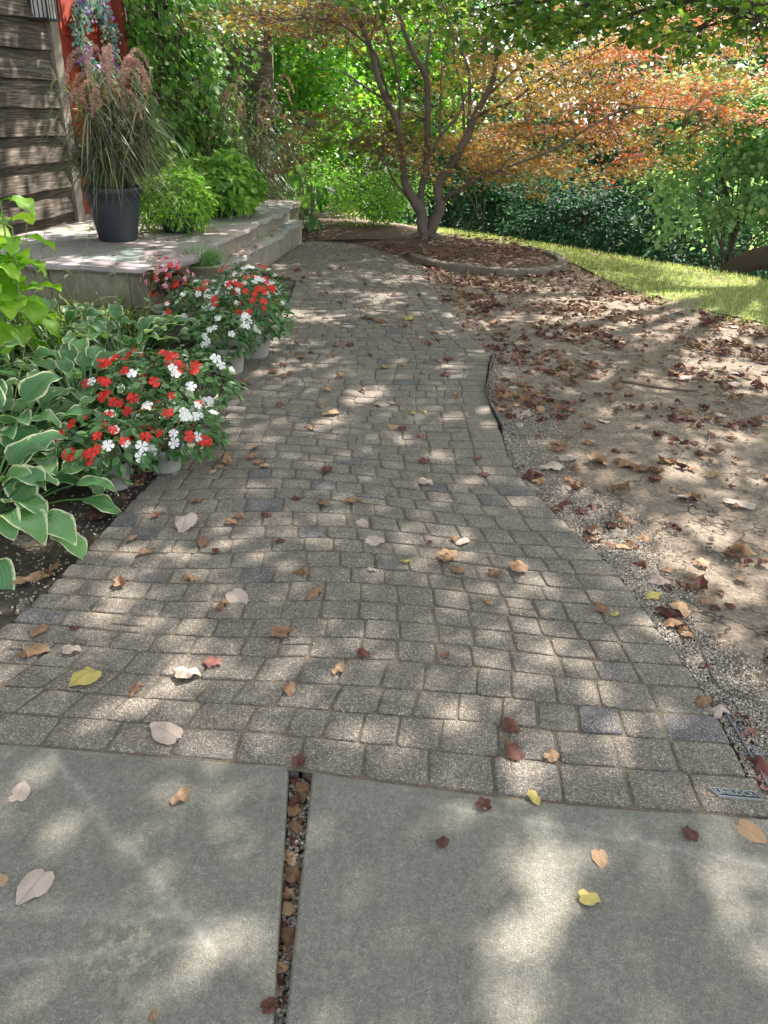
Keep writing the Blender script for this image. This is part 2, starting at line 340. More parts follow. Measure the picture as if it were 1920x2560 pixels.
def path():
    global UNI
    mb = MB()
    def block(q, z=0, dep=.055):
        """q: 4 corners ccw"""
        q = [np.array(a, float) for a in q]; ring = []; c = sum(q)/4
        r = min(.013, .19*min(np.linalg.norm(q[1]-q[0]), np.linalg.norm(q[2]-q[1])))
        for i in range(4):
            a, b_, d = q[i-1], q[i], q[(i+1) % 4]; p1 = b_+nrm(a-b_)*r*random.uniform(.7, 1.5); p2 = b_+nrm(d-b_)*r*random.uniform(.7, 1.5)
            for t in (0, .33, .67, 1): ring.append((1-t)**2*p1+2*t*(1-t)*b_+t*t*p2)
        ring = np.array(ring)+RS.uniform(-.0013, .0013, (16, 2)); n = 16; V = []
        tx, ty = RS.normal(0, .011, 2)
        for s, dz in ((0, -dep), (0, -.008), (.0016, -.0028), (.0042, -.0006), (.010, 0)):
            d = c-ring; L = np.linalg.norm(d, axis=1, keepdims=True); P = ring+d/L*s
            zz = z+dz+(P[:, 0]-c[0])*tx+(P[:, 1]-c[1])*ty
            V.append(np.column_stack([P, zz]))
        V.append(np.array([[c[0], c[1], z+.0008]])); V = np.vstack(V)
        F = [(k*n+i, k*n+(i+1) % n, (k+1)*n+(i+1) % n, (k+1)*n+i) for k in range(4) for i in range(n)]+[(4*n+i, 4*n+(i+1) % n, 5*n) for i in range(n)]
        mb.add(V, F)
    y0s = [0.0]; y = 0
    hs = []
    while 1.42+y < PATH_END+.05:
        h = .112 if not hs else random.choice([.094, .102, .108, .114]); hs.append(h); y += h; y0s.append(y)
    def YR(v, x):
        Y0 = 1.425; yy = Y0+v
        s = (SY(x)-Y0)*math.exp(-v/.9)
        s += .014*math.sin(x*5+v*2.1)*min(1, v*2)+.035*math.sin(v*1.7+x*2.6)*min(1, v)
        k = min(1, max(0, (yy-6.6)/1.2)); s += -k*.22*((x+.45)**2)*2.2+k*.08
        return yy+s
    def slant(yy, x):
        l, r_ = LX(yy), RX(yy); t = min(1, max(0, (x-l)/(r_-l)))
        dl = (LX(yy+.12)-LX(yy-.12))/.24; dr = (RX(yy+.12)-RX(yy-.12))/.24
        return .8*((1-t)*dl*.5+t*dr)
    gap = .0024
    for k in range(len(y0s)-1):
        v0, v1 = y0s[k], y0s[k+1]; vm = (v0+v1)/2
        ym = YR(vm, 0); 
        # fixed point for the edges of this row
        xr = 0.5; xl = -1
        for _ in range(4): xr = RX(min(YR(vm, xr), 9.9)); xl = LX(min(YR(vm, xl), 9.9))
        if k == 0: xr = RX(1.42)+.02
        xs = [xr]; x = xr
        if k == 0: wl = [.172, .165, .166, .168, .165, .165, .163]
        while x > xl+.06:
            if k == 0: wd = wl[(len(xs)-1) % 7]*random.uniform(.98, 1.02)
            elif len(xs) == 1: wd = random.uniform(.150, .175)
            else: wd = random.choice([.098, .112, .12, .124, .128, .155]) if ym < 6.8 else random.choice([.1, .115, .14])
            if x-wd < xl+.13: wd = x-xl
            if wd > .2: xs.append(x-wd*.5); 
            x -= wd; xs.append(x)
        for i in range(len(xs)-1):
            b_, a = xs[i]-gap*random.uniform(.6, 1.5), xs[i+1]+gap*random.uniform(.6, 1.5)
            if a < -2.6: continue
            def cor(xx, v, sgn):
                yy = YR(v, xx)+sgn*gap*random.uniform(.6, 1.4); dy = yy-YR(vm, xx)
                return (xx+slant(YR(vm, xx), xx)*dy+random.uniform(-.002, .002), yy+random.uniform(-.002, .002))
            parts = [(v0, v1)]
            if k > 1 and ym < 7 and random.random() < .06 and 0 < i < len(xs)-2:
                vv = v0+(v1-v0)*random.choice([.38, .6]); parts = [(v0, vv), (vv, v1)]
            for p0, p1 in parts:
                q = [cor(a, p0, 1), cor(b_, p0, 1), cor(b_, p1, -1), cor(a, p1, -1)]
                if k == 0 and i == 0: UNI = [np.array(z_) for z_ in q]
                block(q, z=random.gauss(.002, .0012))
    o = mb.build('path_pavers', PAVER); struct(o)
    # joint sand sheet
    ys = np.arange(1.2, PATH_END+.02, .05); V = []; F = []
    for y in ys:
        a, b_ = LX(max(y, 1.5))+.02-.5*(y < 1.5), RX(y)-.03
        for t in np.linspace(0, 1, 12):
            x = a+(b_-a)*t; V.append((x, max(y, SY(x)-.012) if y < 1.6 else y, -.0030))
    for i in range(len(ys)-1):
        for j in range(11): F.append((i*12+j, i*12+j+1, (i+1)*12+j+1, (i+1)*12+j))
    m = MB(); m.add(V, F); struct(m.build('path_joint_sand', sand_mat()))
path()
# ------------------------------------------------------------------ house, porch, steps
STONE = None
def stone_mats():
    m, n, b, o = M('flagstone'); p = gpos(n)
    c = ramp(n, noise(n, 2.2, 7, .7, p), [(.3, (.20, .195, .185)), (.5, (.32, .30, .28)), (.7, (.44, .41, .375))])
    v = N(n, 'ShaderNodeTexVoronoi', feature='DISTANCE_TO_EDGE', i_Scale=1.5); n.links.new(p, v.inputs['Vector'])
    v2 = N(n, 'ShaderNodeTexVoronoi', i_Scale=1.5); n.links.new(p, v2.inputs['Vector'])
    c = mixc(n, .25, c, v2.outputs['Color'], 'SOFT_LIGHT'); c = mixc(n, ramp(n, v.outputs[0], [(.008, (1, 1, 1)), (.02, (0, 0, 0))]), c, (.13, .11, .085))
    c = mixc(n, .4, c, ramp(n, noise(n, 40, 5, .75, p), [(.3, (.16, .15, .13)), (.7, (.50, .48, .44))]))
    n.links.new(c, b.inputs['Base Color']); b.inputs['Roughness'].default_value = .75
    bump(n, b, mth(n, 'ADD', noise(n, 18, 6, .7, p), mth(n, 'MULTIPLY', v.outputs[0], 6.0, True)), .5, .01)
    m2, n, b, o = M('riser_stone'); p = gpos(n)
    mp = N(n, 'ShaderNodeMapping'); mp.inputs['Scale'].default_value = (1, 1, .35); n.links.new(p, mp.inputs[0])
    c = ramp(n, noise(n, 4, 7, .7, mp.outputs[0]), [(.3, (.13, .115, .085)), (.5, (.25, .225, .175)), (.72, (.37, .34, .28))])
    c = mixc(n, .35, c, ramp(n, noise(n, 26, 5, .7, mp.outputs[0]), [(.35, (.10, .085, .06)), (.7, (.42, .38, .31))]))
    n.links.new(c, b.inputs['Base Color']); b.inputs['Roughness'].default_value = .9; bump(n, b, noise(n, 14, 6, .7, p), .7, .012)
    return m, m2
FLAG, RISER = stone_mats()
DZ, LZ = .42, .25
PD = nrm(np.array([.10, 1.0, 0])); PN = np.array([PD[1], -PD[0], 0])      # along the steps, and out towards the path
DC = np.array([-1.62, 5.55, 0]); SCn = np.array([-1.30, 7.53, 0])
def porch():
    t = thing('stone_porch', (-2.2, 7.5, 0), 'raised flagstone porch with one lower stone step along the paver path', 'porch')
    L = 4.45
    def slabtop(P0, P1, depth, z, th, name, over=.045):
        """flagstone cap with ragged front edges: P0..P1 front line, depth inwards"""
        mb = MB(); n = 46; D = nrm(P1-P0); Nn = np.array([D[1], -D[0], 0]); ln = np.linalg.norm(P1-P0)
        fr = []; joints = 0
        for i in range(n+1):
            s = ln*i/n; j = .022*math.sin(s*5.1+z*9)+.016*math.sin(s*13.7)+RS.uniform(-.012, .012); fr.append(P0+D*s+Nn*(over+j))
        nf = []
        for i in range(14):                                     # near end, ragged too
            q = P0-Nn*depth*(13-i)/14-D*(over+.014*math.sin(i*1.7)+RS.uniform(-.008, .008)); nf.append(q)
        far = [P1-Nn*depth+D*.02]
        P = nf+fr+far; k = len(P); c = sum(P)/k; V = []
        for zz, ins in ((z-th, .02), (z-th*.55, -.004), (z-.006, .002), (z, .008)):
            for q in P: d = nrm(c-q); V.append(q+d*(ins+RS.uniform(-.004, .004))+(0, 0, zz+(RS.uniform(-.004, .004) if zz < z-.001 else 0)))
        F = [(a*k+i, a*k+(i+1) % k, (a+1)*k+(i+1) % k, (a+1)*k+i) for a in range(3) for i in range(k)]+[tuple(3*k+i for i in range(k))]
        mb.add(V, F); part(mb, name, FLAG, t, False)
    P0, P1 = DC, DC+PD*L
    slabtop(P0, P1, 2.6, DZ, .05, 'porch_floor')
    mb = MB()                                                   # risers: long dressed stones, two courses
    for z0, z1 in ((-.05, .13), (.13, DZ-.052)):
        s = 0.
        while s < L-.02:
            e = min(L, s+random.uniform(.7, 1.2)); m_ = P0+PD*(s+e)/2-PN*(.12+random.uniform(-.008, .008))
            mb.box(m_+(0, 0, (z0+z1)/2), ((e-s)/2-.003, .12, (z1-z0)/2-.003), np.array([PD, PN, [0, 0, 1]])); s = e
        s = .25
        while s < 2.6:
            e = min(2.6, s+random.uniform(.5, .9)); m_ = P0-PN*(s+e)/2+PD*(.12+random.uniform(-.008, .008))
            mb.box(m_+(0, 0, (z0+z1)/2), ((e-s)/2-.003, .12, (z1-z0)/2-.003), np.array([PN, PD, [0, 0, 1]])); s = e
    part(mb, 'porch_riser', RISER, t, False)
    S1 = np.array([-1.085, 9.62, 0]); SD = nrm(np.array([.22, 2.07, 0])); S0 = S1-SD*3.55; SN = np.array([SD[1], -SD[0], 0])
    slabtop(S0-SN*.05, S1-SN*.05, .42, LZ, .05, 'step_tread', .05)
    mb = MB(); s = 0.
    while s < 3.5:
        e = min(3.55, s+random.uniform(.6, 1.0)); m_ = S0+SD*(s+e)/2-SN*(.13+random.uniform(-.006, .006))
        mb.box(m_+(0, 0, .075), ((e-s)/2-.003, .12, .124), np.array([SD, SN, [0, 0, 1]])); s = e
    mb.box(S1-SN*.20-SD*.10+(0, 0, .075), (.098, .17, .123), np.array([SD, SN, [0, 0, 1]]))
    part(mb, 'step_riser', RISER, t, False)
porch()
def wood(name, stops, sc=(1.2, 30, 30)):
    m, n, b, o = M(name); tc = n.nodes.new('ShaderNodeTexCoord'); mp = N(n, 'ShaderNodeMapping'); mp.inputs['Scale'].default_value = sc
    n.links.new(tc.outputs['Object'], mp.inputs[0]); f = noise(n, 3, 7, .7, mp.outputs[0], .6)
    g = noise(n, 1.4, 4, .6, tc.outputs['Object'])
    c = ramp(n, mth(n, 'ADD', mth(n, 'MULTIPLY', f, .7), mth(n, 'MULTIPLY', g, .35)), stops)
    n.links.new(c, b.inputs['Base Color']); b.inputs['Roughness'].default_value = .85; bump(n, b, f, .6, .006); return m
WO = np.array([-3.02, 7.62, 0]); WA = 77.0
WX = np.array([math.cos(rad(WA)), math.sin(rad(WA)), 0]); WN = np.array([WX[1], -WX[0], 0])
def wl(s, o, z): return WO+WX*s+WN*o+np.array([0, 0, z])
def house():
    t = thing('wooden_house', WO, 'dark weathered wooden lap-siding house wall with a red front door beside the stone porch', 'house', rz=rad(WA))
    SD_ = wood('weathered_siding', [(.40, (.018, .015, .013)), (.52, (.065, .05, .040)), (.66, (.27, .225, .18))])
    TR = wood('grey_trim_wood', [(.3, (.10, .085, .07)), (.7, (.30, .27, .23))], (30, 30, 1.5))
    DR = wood('red_door_paint', [(.3, (.30, .042, .022)), (.7, (.42, .065, .035))], (4, 4, 4))
    # local frame: x along wall (away), y into the house, z up
    mb = MB(); z = .30; k = 0
    while z < 3.3:
        h = .215; s = -9.0
        prev = s
        ends = [-9, -5.3+.9*math.sin(k*2.1), -2.2+.7*math.sin(k*3.3+1), -.012]
        for a, b_ in zip(ends[:-1], ends[1:]):
            n = 24; V = []; F = []
            for i in range(n+1):
                x = a+.002+(b_-a-.004)*i/n; wob = .004*math.sin(x*4+k)+.003*math.sin(x*11+k*3)
                V += [(x, -.012, z+h+.03), (x, -.016, z+h+.0), (x, -.066+wob, z+wob), (x, -.05+wob, z-.006+wob), (x, -.004, z-.004)]
            for i in range(n):
                for j in range(4): F.append((i*5+j, i*5+j+1, (i+1)*5+j+1, (i+1)*5+j))
            mb.add(V, F)
        z += h; k += 1
    mb.box((-4.5, .06, 1.7), (4.49, .055, 1.6)); mb.build('siding', SD_, t, False)
    mb = MB(); mb.box((-4.5, .04, .14), (4.49, .06, .155)); mb.build('foundation', RISER, t, False)
    mb = MB(); mb.box((.055, -.02, 1.9), (.055, .05, 1.5), jit=.003); mb.build('corner_trim', TR, t, False)
    mb = MB(); mb.box((1.185, -.02, 1.9), (.045, .05, 1.5)); mb.box((.625, -.02, 2.58), (.51, .045, .06)); mb.build('door_frame', wood('dark_red_frame', [(.3, (.16, .03, .02)), (.7, (.24, .045, .03))], (4, 4, 4)), t, False)
    mb = MB(); mb.box((.625, .04, DZ+.02), (.51, .09, .03)); mb.build('door_sill', TR, t, False)
    mb = MB(); mb.box((.625, .03, DZ+.05+1.02), (.508, .02, 1.02)); dr = mb.build('door', DR, t, False)
    mb = MB()
    for cx in (.40, .85):
        for z0, z1 in ((.62, 1.12), (1.26, 1.80), (1.94, 2.30)):
            for (a, b_, c_, d_) in ((cx-.165, cx+.165, z0, z0+.025), (cx-.165, cx+.165, z1-.025, z1), (cx-.165, cx-.14, z0+.025, z1-.025), (cx+.14, cx+.165, z0+.025, z1-.025)):
                mb.box(((a+b_)/2, .004, (c_+d_)/2), ((b_-a)/2, .0085, (d_-c_)/2))
            mb.box((cx, .005, (z0+z1)/2), (.105, .0075, (z1-z0)/2-.06))
    mb.build('door_panel', DR, dr, False)
    mb = MB(); mb.tube([(.20, .01, 1.36), (.20, -.06, 1.36)], [.012, .012], 10, 1); mb.lathe((0, 0, 0), [(0, 0), (.001, 0)], 4)
    mb = MB(); mb.tube([(.20, .01, 1.36), (.20, -.05, 1.36), (.28, -.055, 1.355)], [.016, .011, .009], 10, 4); mb.build('door_handle', plain('brass', (.35, .25, .1), .35), dr)
    # wall that carries the creeper beyond the door, with its far corner
    mb = MB(); mb.box((2.3, .06, 1.7), (1.06, .055, 1.4)); mb.build('far_wall', SD_, t, False)
house()
# wreath on the door
def wreath():
    c = wl(.60, .075, 1.92); t = thing('door_wreath', c, 'dried flower wreath of teal, cream and purple blooms hanging on the red door', 'wreath')
    ax = np.array([WX, WN, [0, 0, 1]])
    th = np.linspace(0, 2*np.pi, 40); P = np.array([c+WX*math.cos(a)*.25+np.array([0, 0, 1])*math.sin(a)*.29 for a in th])
    mb = MB(); mb.tube(P, [.04]*3, 8, 1, False); part(mb, 'twig_ring', plain('twig', (.12, .08, .05)), t)
    for nm, cols, cnt, sz, T in (('teal_sprigs', [(0, (.06, .20, .19)), (.6, (.16, .36, .34)), (1, (.35, .50, .45))], 900, .05, OVAL), ('cream_blossoms', [(0, (.5, .48, .36)), (1, (.78, .75, .66))], 620, .028, IVY), ('purple_blossoms', [(0, (.16, .06, .30)), (1, (.38, .22, .55))], 230, .055, IVY)):
        mb = MB(); n = cnt
        if nm == 'purple_blossoms': a0 = np.array([2.2, 3.6, 4.2, 4.9, 5.5, .9, 6.0]); a = RS.choice(a0, n)+RS.normal(0, .07, n)
        else: a = RS.uniform(0, 2*np.pi, n)
        rr = .25+RS.normal(0, .045, n); off = np.abs(RS.normal(.03, .035, n)); phi = RS.normal(size=(n, 3))
        pos = c+np.cos(a)[:, None]*rr[:, None]*WX+np.sin(a)[:, None]*(rr*1.15)[:, None]*np.array([0, 0, 1])+off[:, None]*WN
        mb.scatter(T, pos, frames(phi+WN*1.2), RS.uniform(.6, 1.2, n)*sz); part(mb, nm, leafm('wreath_'+nm, cols, .2, .7), t, False)
wreath()
def lantern(name, s, z, lab, o=.12):
    c = wl(s, o, z); t = thing(name, c, lab, 'lantern'); ax = np.array([WX, WN, [0, 0, 1]])
    mb = MB(); B = plain('black_metal', (.02, .02, .022), .5)
    for h, r in ((0, .085), (.16, .085), (.185, .05)): mb.box(c+(0, 0, h), (r, r, .008), ax)
    for i in (-1, 1):
        for j in (-1, 1): mb.box(c+WX*i*.078+WN*j*.078+(0, 0, .08), (.006, .006, .072), ax)
    for k in (-.04, 0, .04):
        for sg in (-1, 1): mb.box(c+WX*k+WN*sg*.079+(0, 0, .08), (.0035, .0025, .071), ax); mb.box(c+WN*k+WX*sg*.079+(0, 0, .08), (.0025, .0035, .071), ax)
    mb.box(c-WN*.105+(0, 0, .1), (.02, .02, .02), ax); part(mb, 'lantern_frame', B, t, False)
    mb = MB(); mb.box(c+(0, 0, .08), (.068, .068, .07), ax); part(mb, 'lantern_glass', plain('frosted_glass', (.55, .56, .55), .3), t, False)
lantern('wall_lantern', -.13, 2.02, 'black metal wall lantern with pale panes above the trim between siding and red door')
lantern('wall_lantern', 2.0, 2.13, 'small black wall lantern half hidden in the creeper right of the red door')
# creeper on the wall right of the door and hanging at top left
def creeper():
    t = thing('wall_creeper', wl(2.2, .1, 0), 'bright green creeper with lobed leaves covering the wall right of the red door', 'creeper')
    mb = MB(); n = 3600
    s = RS.uniform(1.15, 3.4, n); z = RS.uniform(.3, 3.1, n); bul = .12+.18*np.sin(s*2.2+.5)**2+.12*np.sin(z*3+s*4)+.16*np.clip(z-1.2, 0, 1)
    o = RS.uniform(0, 1, n)**.6*bul*1.35+.03
    pos = WO+s[:, None]*WX+o[:, None]*WN+z[:, None]*np.array([0, 0, 1.])
    nn = WN*1.0+RS.normal(0, .45, (n, 3))+np.array([0, 0, .7])
    mb.scatter(IVY, pos, frames(nn, np.array([0, 0, -1.])+RS.normal(0, .5, (n, 3))), RS.uniform(.055, .105, n))
    part(mb, 'foliage', leafm('creeper_leaf', [(0, (.06, .17, .03)), (.5, (.12, .29, .05)), (1, (.24, .42, .09))], .5, .5), t, False)
    mb = MB()
    for k in range(9):
        s0 = random.uniform(1.2, 3.2); P = [wl(s0+random.uniform(-.1, .1)*i, .03, .1+.55*i) for i in range(6)]; mb.tube(P, [.012, .004], 6, 3)
    part(mb, 'stems', plain('vine_bark', (.12, .085, .06)), t)
    t = thing('hanging_vine', wl(-2.2, .08, 2.2), 'thin vine with small pale leaves hanging down the siding at the top left', 'vine')
    mb = MB(); lf = MB()
    for k in range(7):
        s0 = -2.05+.10*k+random.uniform(-.03, .03); L_ = random.uniform(.3, .85); P = [wl(s0+.03*math.sin(i*1.3+k), .07, 2.35-L_*i/5) for i in range(6)]; mb.tube(P, [.004, .0015], 5, 3)
        C = catmull(P, 4); idx = RS.randint(0, len(C), 34); lf.scatter(OVAL, C[idx]+RS.normal(0, .02, (34, 3)), frames(RS.normal(size=(34, 3))+WN), RS.uniform(.025, .045, 34))
    part(mb, 'stems', plain('dry_vine', (.16, .10, .06)), t); part(lf, 'leaves', leafm('vine_leaf', [(0, (.10, .12, .05)), (.6, (.22, .24, .12)), (1, (.35, .33, .25))], .3), t, False)
creeper()
# ------------------------------------------------------------------ plants
def blades(mb, base, D, L, wd, droop, seg=5, taper=True):
    """curved grass blades: base (n,3), unit start direction D, length L, width, droop"""
    n = len(base); t = np.linspace(0, 1, seg+1); up = np.array([0, 0, 1.])
    hor = D.copy(); hor[:, 2] = 0; hor = nrm(hor+1e-6)
    side = np.stack([-hor[:, 1], hor[:, 0], np.zeros(n)], 1); V = []
    for a in t:
        c = base+D*(L*a)[:, None]+(hor*.35-up)*(droop*L*a**2.4)[:, None]
        ww = (wd*((1-a**2.2)*.95+.05) if taper else wd*np.ones(n))*.5
        V += [c-side*ww[:, None], c+side*ww[:, None]]
    V = np.stack(V, 1); m = 2*(seg+1); off = np.arange(n)*m
    F = np.array([(2*i, 2*i+1, 2*i+3, 2*i+2) for i in range(seg)])
    s0 = mb.n; mb.V.append(V.reshape(-1, 3)); mb.T.append(np.tile(np.array([(x, a) for a in t for x in (0, 1)]), (n, 1)))
    mb.F.append((F[None]+off[:, None, None]).reshape(-1, 4)+s0); mb.n += n*m
    return V
def cone_dirs(n, spread, up=1.0):
    a = RS.uniform(0, 2*np.pi, n); r = RS.uniform(0, 1, n)**.7*spread
    return nrm(np.stack([np.cos(a)*r, np.sin(a)*r, np.full(n, up)], 1))
def pot(mb, c, r0, r1, h, lip=.012, th=.006):
    mb.lathe(c, [(0, .002), (r0*.96, 0), (r0, .006), (r1-.004, h-.035), (r1+lip*.5, h-.033), (r1+lip, h-.004), (r1+lip*.6, h), (r1-th, h-.001), (r1-th*1.5, h-.03), (r1-th*2, h-.04)], 40)
def soil_disc(c, r, z):
    mb = MB(); n = 24; V = [[c[0], c[1], c[2]+z+.01]]+[[c[0]+r*math.cos(a), c[1]+r*math.sin(a), c[2]+z] for a in np.arange(n)/n*2*np.pi]
    mb.add(V, [(0, 1+i, 1+(i+1) % n) for i in range(n)]); return mb
DARKPOT = plain('dark_slate_plastic', (.035, .043, .055), .55, .2, 6, .1); GREENPOT = plain('dark_green_plastic', (.025, .045, .04), .5, .2, 6, .1)
GREYPOT = plain('grey_green_plastic', (.30, .31, .275), .6, .18, 9, .15)
PURPLEGRASS = leafm('purple_grass_blade', [(0, (.06, .08, .045)), (.35, (.10, .14, .06)), (.6, (.12, .09, .10)), (.8, (.20, .27, .09)), (1, (.32, .30, .33))], .35, .42, spec=.35)
PLUME = leafm('grass_plume', [(0, (.36, .17, .19)), (.5, (.52, .29, .32)), (1, (.66, .50, .46))], .3, .8, boost=1.1)
def fountain_grass(name, c, label, hgt, pr=None, nb=900, nplume=22, spread=.75, ph=.40, lean=0.0):
    t = thing(name, c, label, 'potted grass' if pr else 'ornamental grass', None); z = 0
    if pr:
        mb = MB(); mb.lathe(c, [(0, .003), (pr*.62, 0), (pr*.66, .008), (pr*.86, ph*.62), (pr*.9, ph*.66), (pr*.93, ph-.05), (pr+.004, ph-.048), (pr+.010, ph-.01), (pr+.004, ph), (pr-.016, ph), (pr-.022, ph-.05)], 48); part(mb, 'pot', DARKPOT, t)
        part(soil_disc(c, pr-.02, ph-.045), 'potting_soil', SOIL, t); z = ph-.05
    mb = MB(); a = RS.uniform(0, 6.28, nb); r = RS.uniform(0, 1, nb)**.5*((pr or .2)*.6)
    base = np.array(c)+np.stack([np.cos(a)*r, np.sin(a)*r, np.full(nb, z)], 1)
    D = nrm(np.stack([np.cos(a)*spread*RS.uniform(.1, 1, nb), np.sin(a)*spread*RS.uniform(.1, 1, nb), np.ones(nb)], 1))
    blades(mb, base, D, RS.uniform(.35, .85, nb)*hgt*.86, RS.uniform(.005, .0115, nb), RS.uniform(.15, .95, nb), 9)
    nc = int(nb/20); cb = base[:nc]; ca = RS.uniform(0, 6.28, nc); csp = RS.uniform(.05, .60, nc); cd_ = nrm(np.stack([np.cos(ca)*csp+lean, np.sin(ca)*csp, np.ones(nc)], 1)); cl = RS.uniform(.45, .85, nc)*hgt
    kk = RS.randint(0, nc, nb); hh = RS.uniform(.15, 1, nb)*cl[kk]; b2 = cb[kk]+cd_[kk]*hh[:, None]; a2 = RS.uniform(0, 6.28, nb); s2 = RS.uniform(.3, 1.5, nb)
    blades(mb, b2, nrm(np.stack([np.cos(a2)*s2, np.sin(a2)*s2, np.ones(nb)], 1)), RS.uniform(.20, .50, nb)*hgt/1.2, RS.uniform(.006, .014, nb), RS.uniform(.6, 1.7, nb), 8)
    blades(mb, cb, cd_, cl, np.full(nc, .004), np.full(nc, .03), 4)
    part(mb, 'foliage', PURPLEGRASS, t, False)
    st = MB(); pl = MB()
    for k in range(nplume):
        an = random.uniform(0, 6.28); sp = random.uniform(.04, .30)*(1.25 if k > 14 else .6); L = hgt*random.uniform(.66, .93); d = np.array([math.cos(an)*sp+lean, math.sin(an)*sp, 1.]); d /= np.linalg.norm(d)
        b0 = np.array(c)+(0, 0, z); hd = np.array([math.cos(an), math.sin(an), 0])
        P = [b0, b0+d*L*.45, b0+d*L*.85+hd*.03, b0+d*L+hd*.08, b0+d*L+hd*.17-np.array([0, 0, .05]), b0+d*L+hd*.22-np.array([0, 0, .17])]
        st.tube(P[:4], [.002, .0012], 5, 3); C = catmull(P[2:], 10); n = 420; i = RS.randint(0, len(C), n)
        tt = i/len(C); rad_ = .020*np.sin(np.pi*(tt*.9+.08)); v = nrm(RS.normal(size=(n, 3)))
        pl.scatter(NARROW, C[i]+v*rad_[:, None]*.35, frames(RS.normal(size=(n, 3)), v+np.gradient(C, axis=0)[i]*20), RS.uniform(.010, .019, n))
    part(st, 'stalks', leafm('stalk', [(0, (.16, .18, .07)), (1, (.30, .22, .12))], .1), t); part(pl, 'plumes', PLUME, t, False)
P1 = (-2.30, 6.72, DZ)
fountain_grass('potted_fountain_grass', P1, 'tall purple fountain grass with pink plumes in a large dark pot on the stone porch', 1.12, .232, 1300, 20, .75, .42, .10)
fountain_grass('fountain_grass', (-1.75, 10.2, 0), 'shaded purple fountain grass with drooping plumes behind the lime potted shrubs', 1.9, None, 750, 16, .5)
def leaf_ball(mb, c, rx, rz, n, size, T=OVAL, low=-.35, outward=1.0, upw=.5, nseed=0):
    v = nrm(RS.normal(size=(n*2, 3))); v = v[v[:, 2] > low][:n]; n = len(v)
    lump = 1+.13*np.sin(v[:, 0]*5+nseed)+.10*np.sin(v[:, 1]*6+v[:, 2]*4+nseed*2)
    r = RS.uniform(.55, 1, n)**.5*lump
    pos = np.array(c)+v*r[:, None]*np.array([rx, rx, rz])
    nn = v*.6+np.array([0, 0, upw])+RS.normal(0, .4, (n, 3)); dd = v*outward+RS.normal(0, .5, (n, 3))-np.array([0, 0, .2])
    mb.scatter(T, pos, frames(nn, dd), RS.uniform(.6, 1.15, n)*size)
LIME = leafm('lime_leaf', [(0, (.07, .18, .025)), (.5, (.15, .33, .04)), (1, (.30, .50, .09))], .4, .5)
def lime_shrub(name, c, rx, rz, label, n, size, T, ph=.14, pr=.17):
    t = thing(name, c, label, 'potted shrub', 'lime green potted shrubs on the porch'); mb = MB(); pot(mb, c, pr*.72, pr, ph); part(mb, 'pot', GREENPOT, t)
    part(soil_disc(c, pr-.01, ph-.04), 'potting_soil', SOIL, t)
    mb = MB(); cc = np.array(c)+(0, 0, ph+rz*.42); leaf_ball(mb, cc, rx, rz, n, size, T, -.75); part(mb, 'foliage', LIME, t, False)
    mb = MB()
    for k in range(16):
        d = cone_dirs(1, 1.6)[0]; mb.tube([np.array(c)+(0, 0, ph-.04), np.array(c)+(0, 0, ph)+d*rz*.5, cc+d*rx*.7], [.006, .002], 5, 3)
    part(mb, 'stems', plain('green_stem', (.10, .16, .05)), t)
lime_shrub('potted_lime_shrub', (-1.93, 7.25, DZ), .34, .27, 'lime green leafy shrub in dark pot directly right of the big purple grass', 1500, .085, NARROW)
lime_shrub('potted_lime_shrub', (-1.78, 8.45, DZ), .46, .30, 'wide lime green shrub in dark bowl near the far porch corner', 1700, .095, OVAL, .16, .2)
# wispy grass pot on the step
def wispy():
    c = (-1.50, 6.25, LZ-.05); t = thing('potted_wispy_grass', c, 'fine wispy green grass in a round clay-coloured pot at the near end of the lower step', 'potted grass')
    mb = MB(); mb.lathe(c, [(0, 0), (.09, 0), (.125, .06), (.14, .115), (.15, .12), (.15, .14), (.135, .14), (.13, .12)], 36); part(mb, 'pot', plain('khaki_clay', (.22, .20, .14), .8), t); part(soil_disc(c, .13, .115), 'potting_soil', SOIL, t)
    mb = MB(); n = 1100; a = RS.uniform(0, 6.28, n); r = RS.uniform(0, 1, n)**.5*.11
    base = np.array(c)+np.stack([np.cos(a)*r, np.sin(a)*r, np.full(n, .115)], 1)
    D = nrm(np.stack([np.cos(a)*RS.uniform(0, .8, n)+RS.normal(0, .2, n), np.sin(a)*RS.uniform(0, .8, n)+RS.normal(0, .2, n), np.ones(n)], 1))
    blades(mb, base, D, RS.uniform(.18, .34, n), np.full(n, .0022), RS.uniform(.2, 1.0, n), 6); part(mb, 'foliage', leafm('wispy_blade', [(0, (.06, .18, .05)), (1, (.18, .34, .12))], .3), t, False)
wispy()
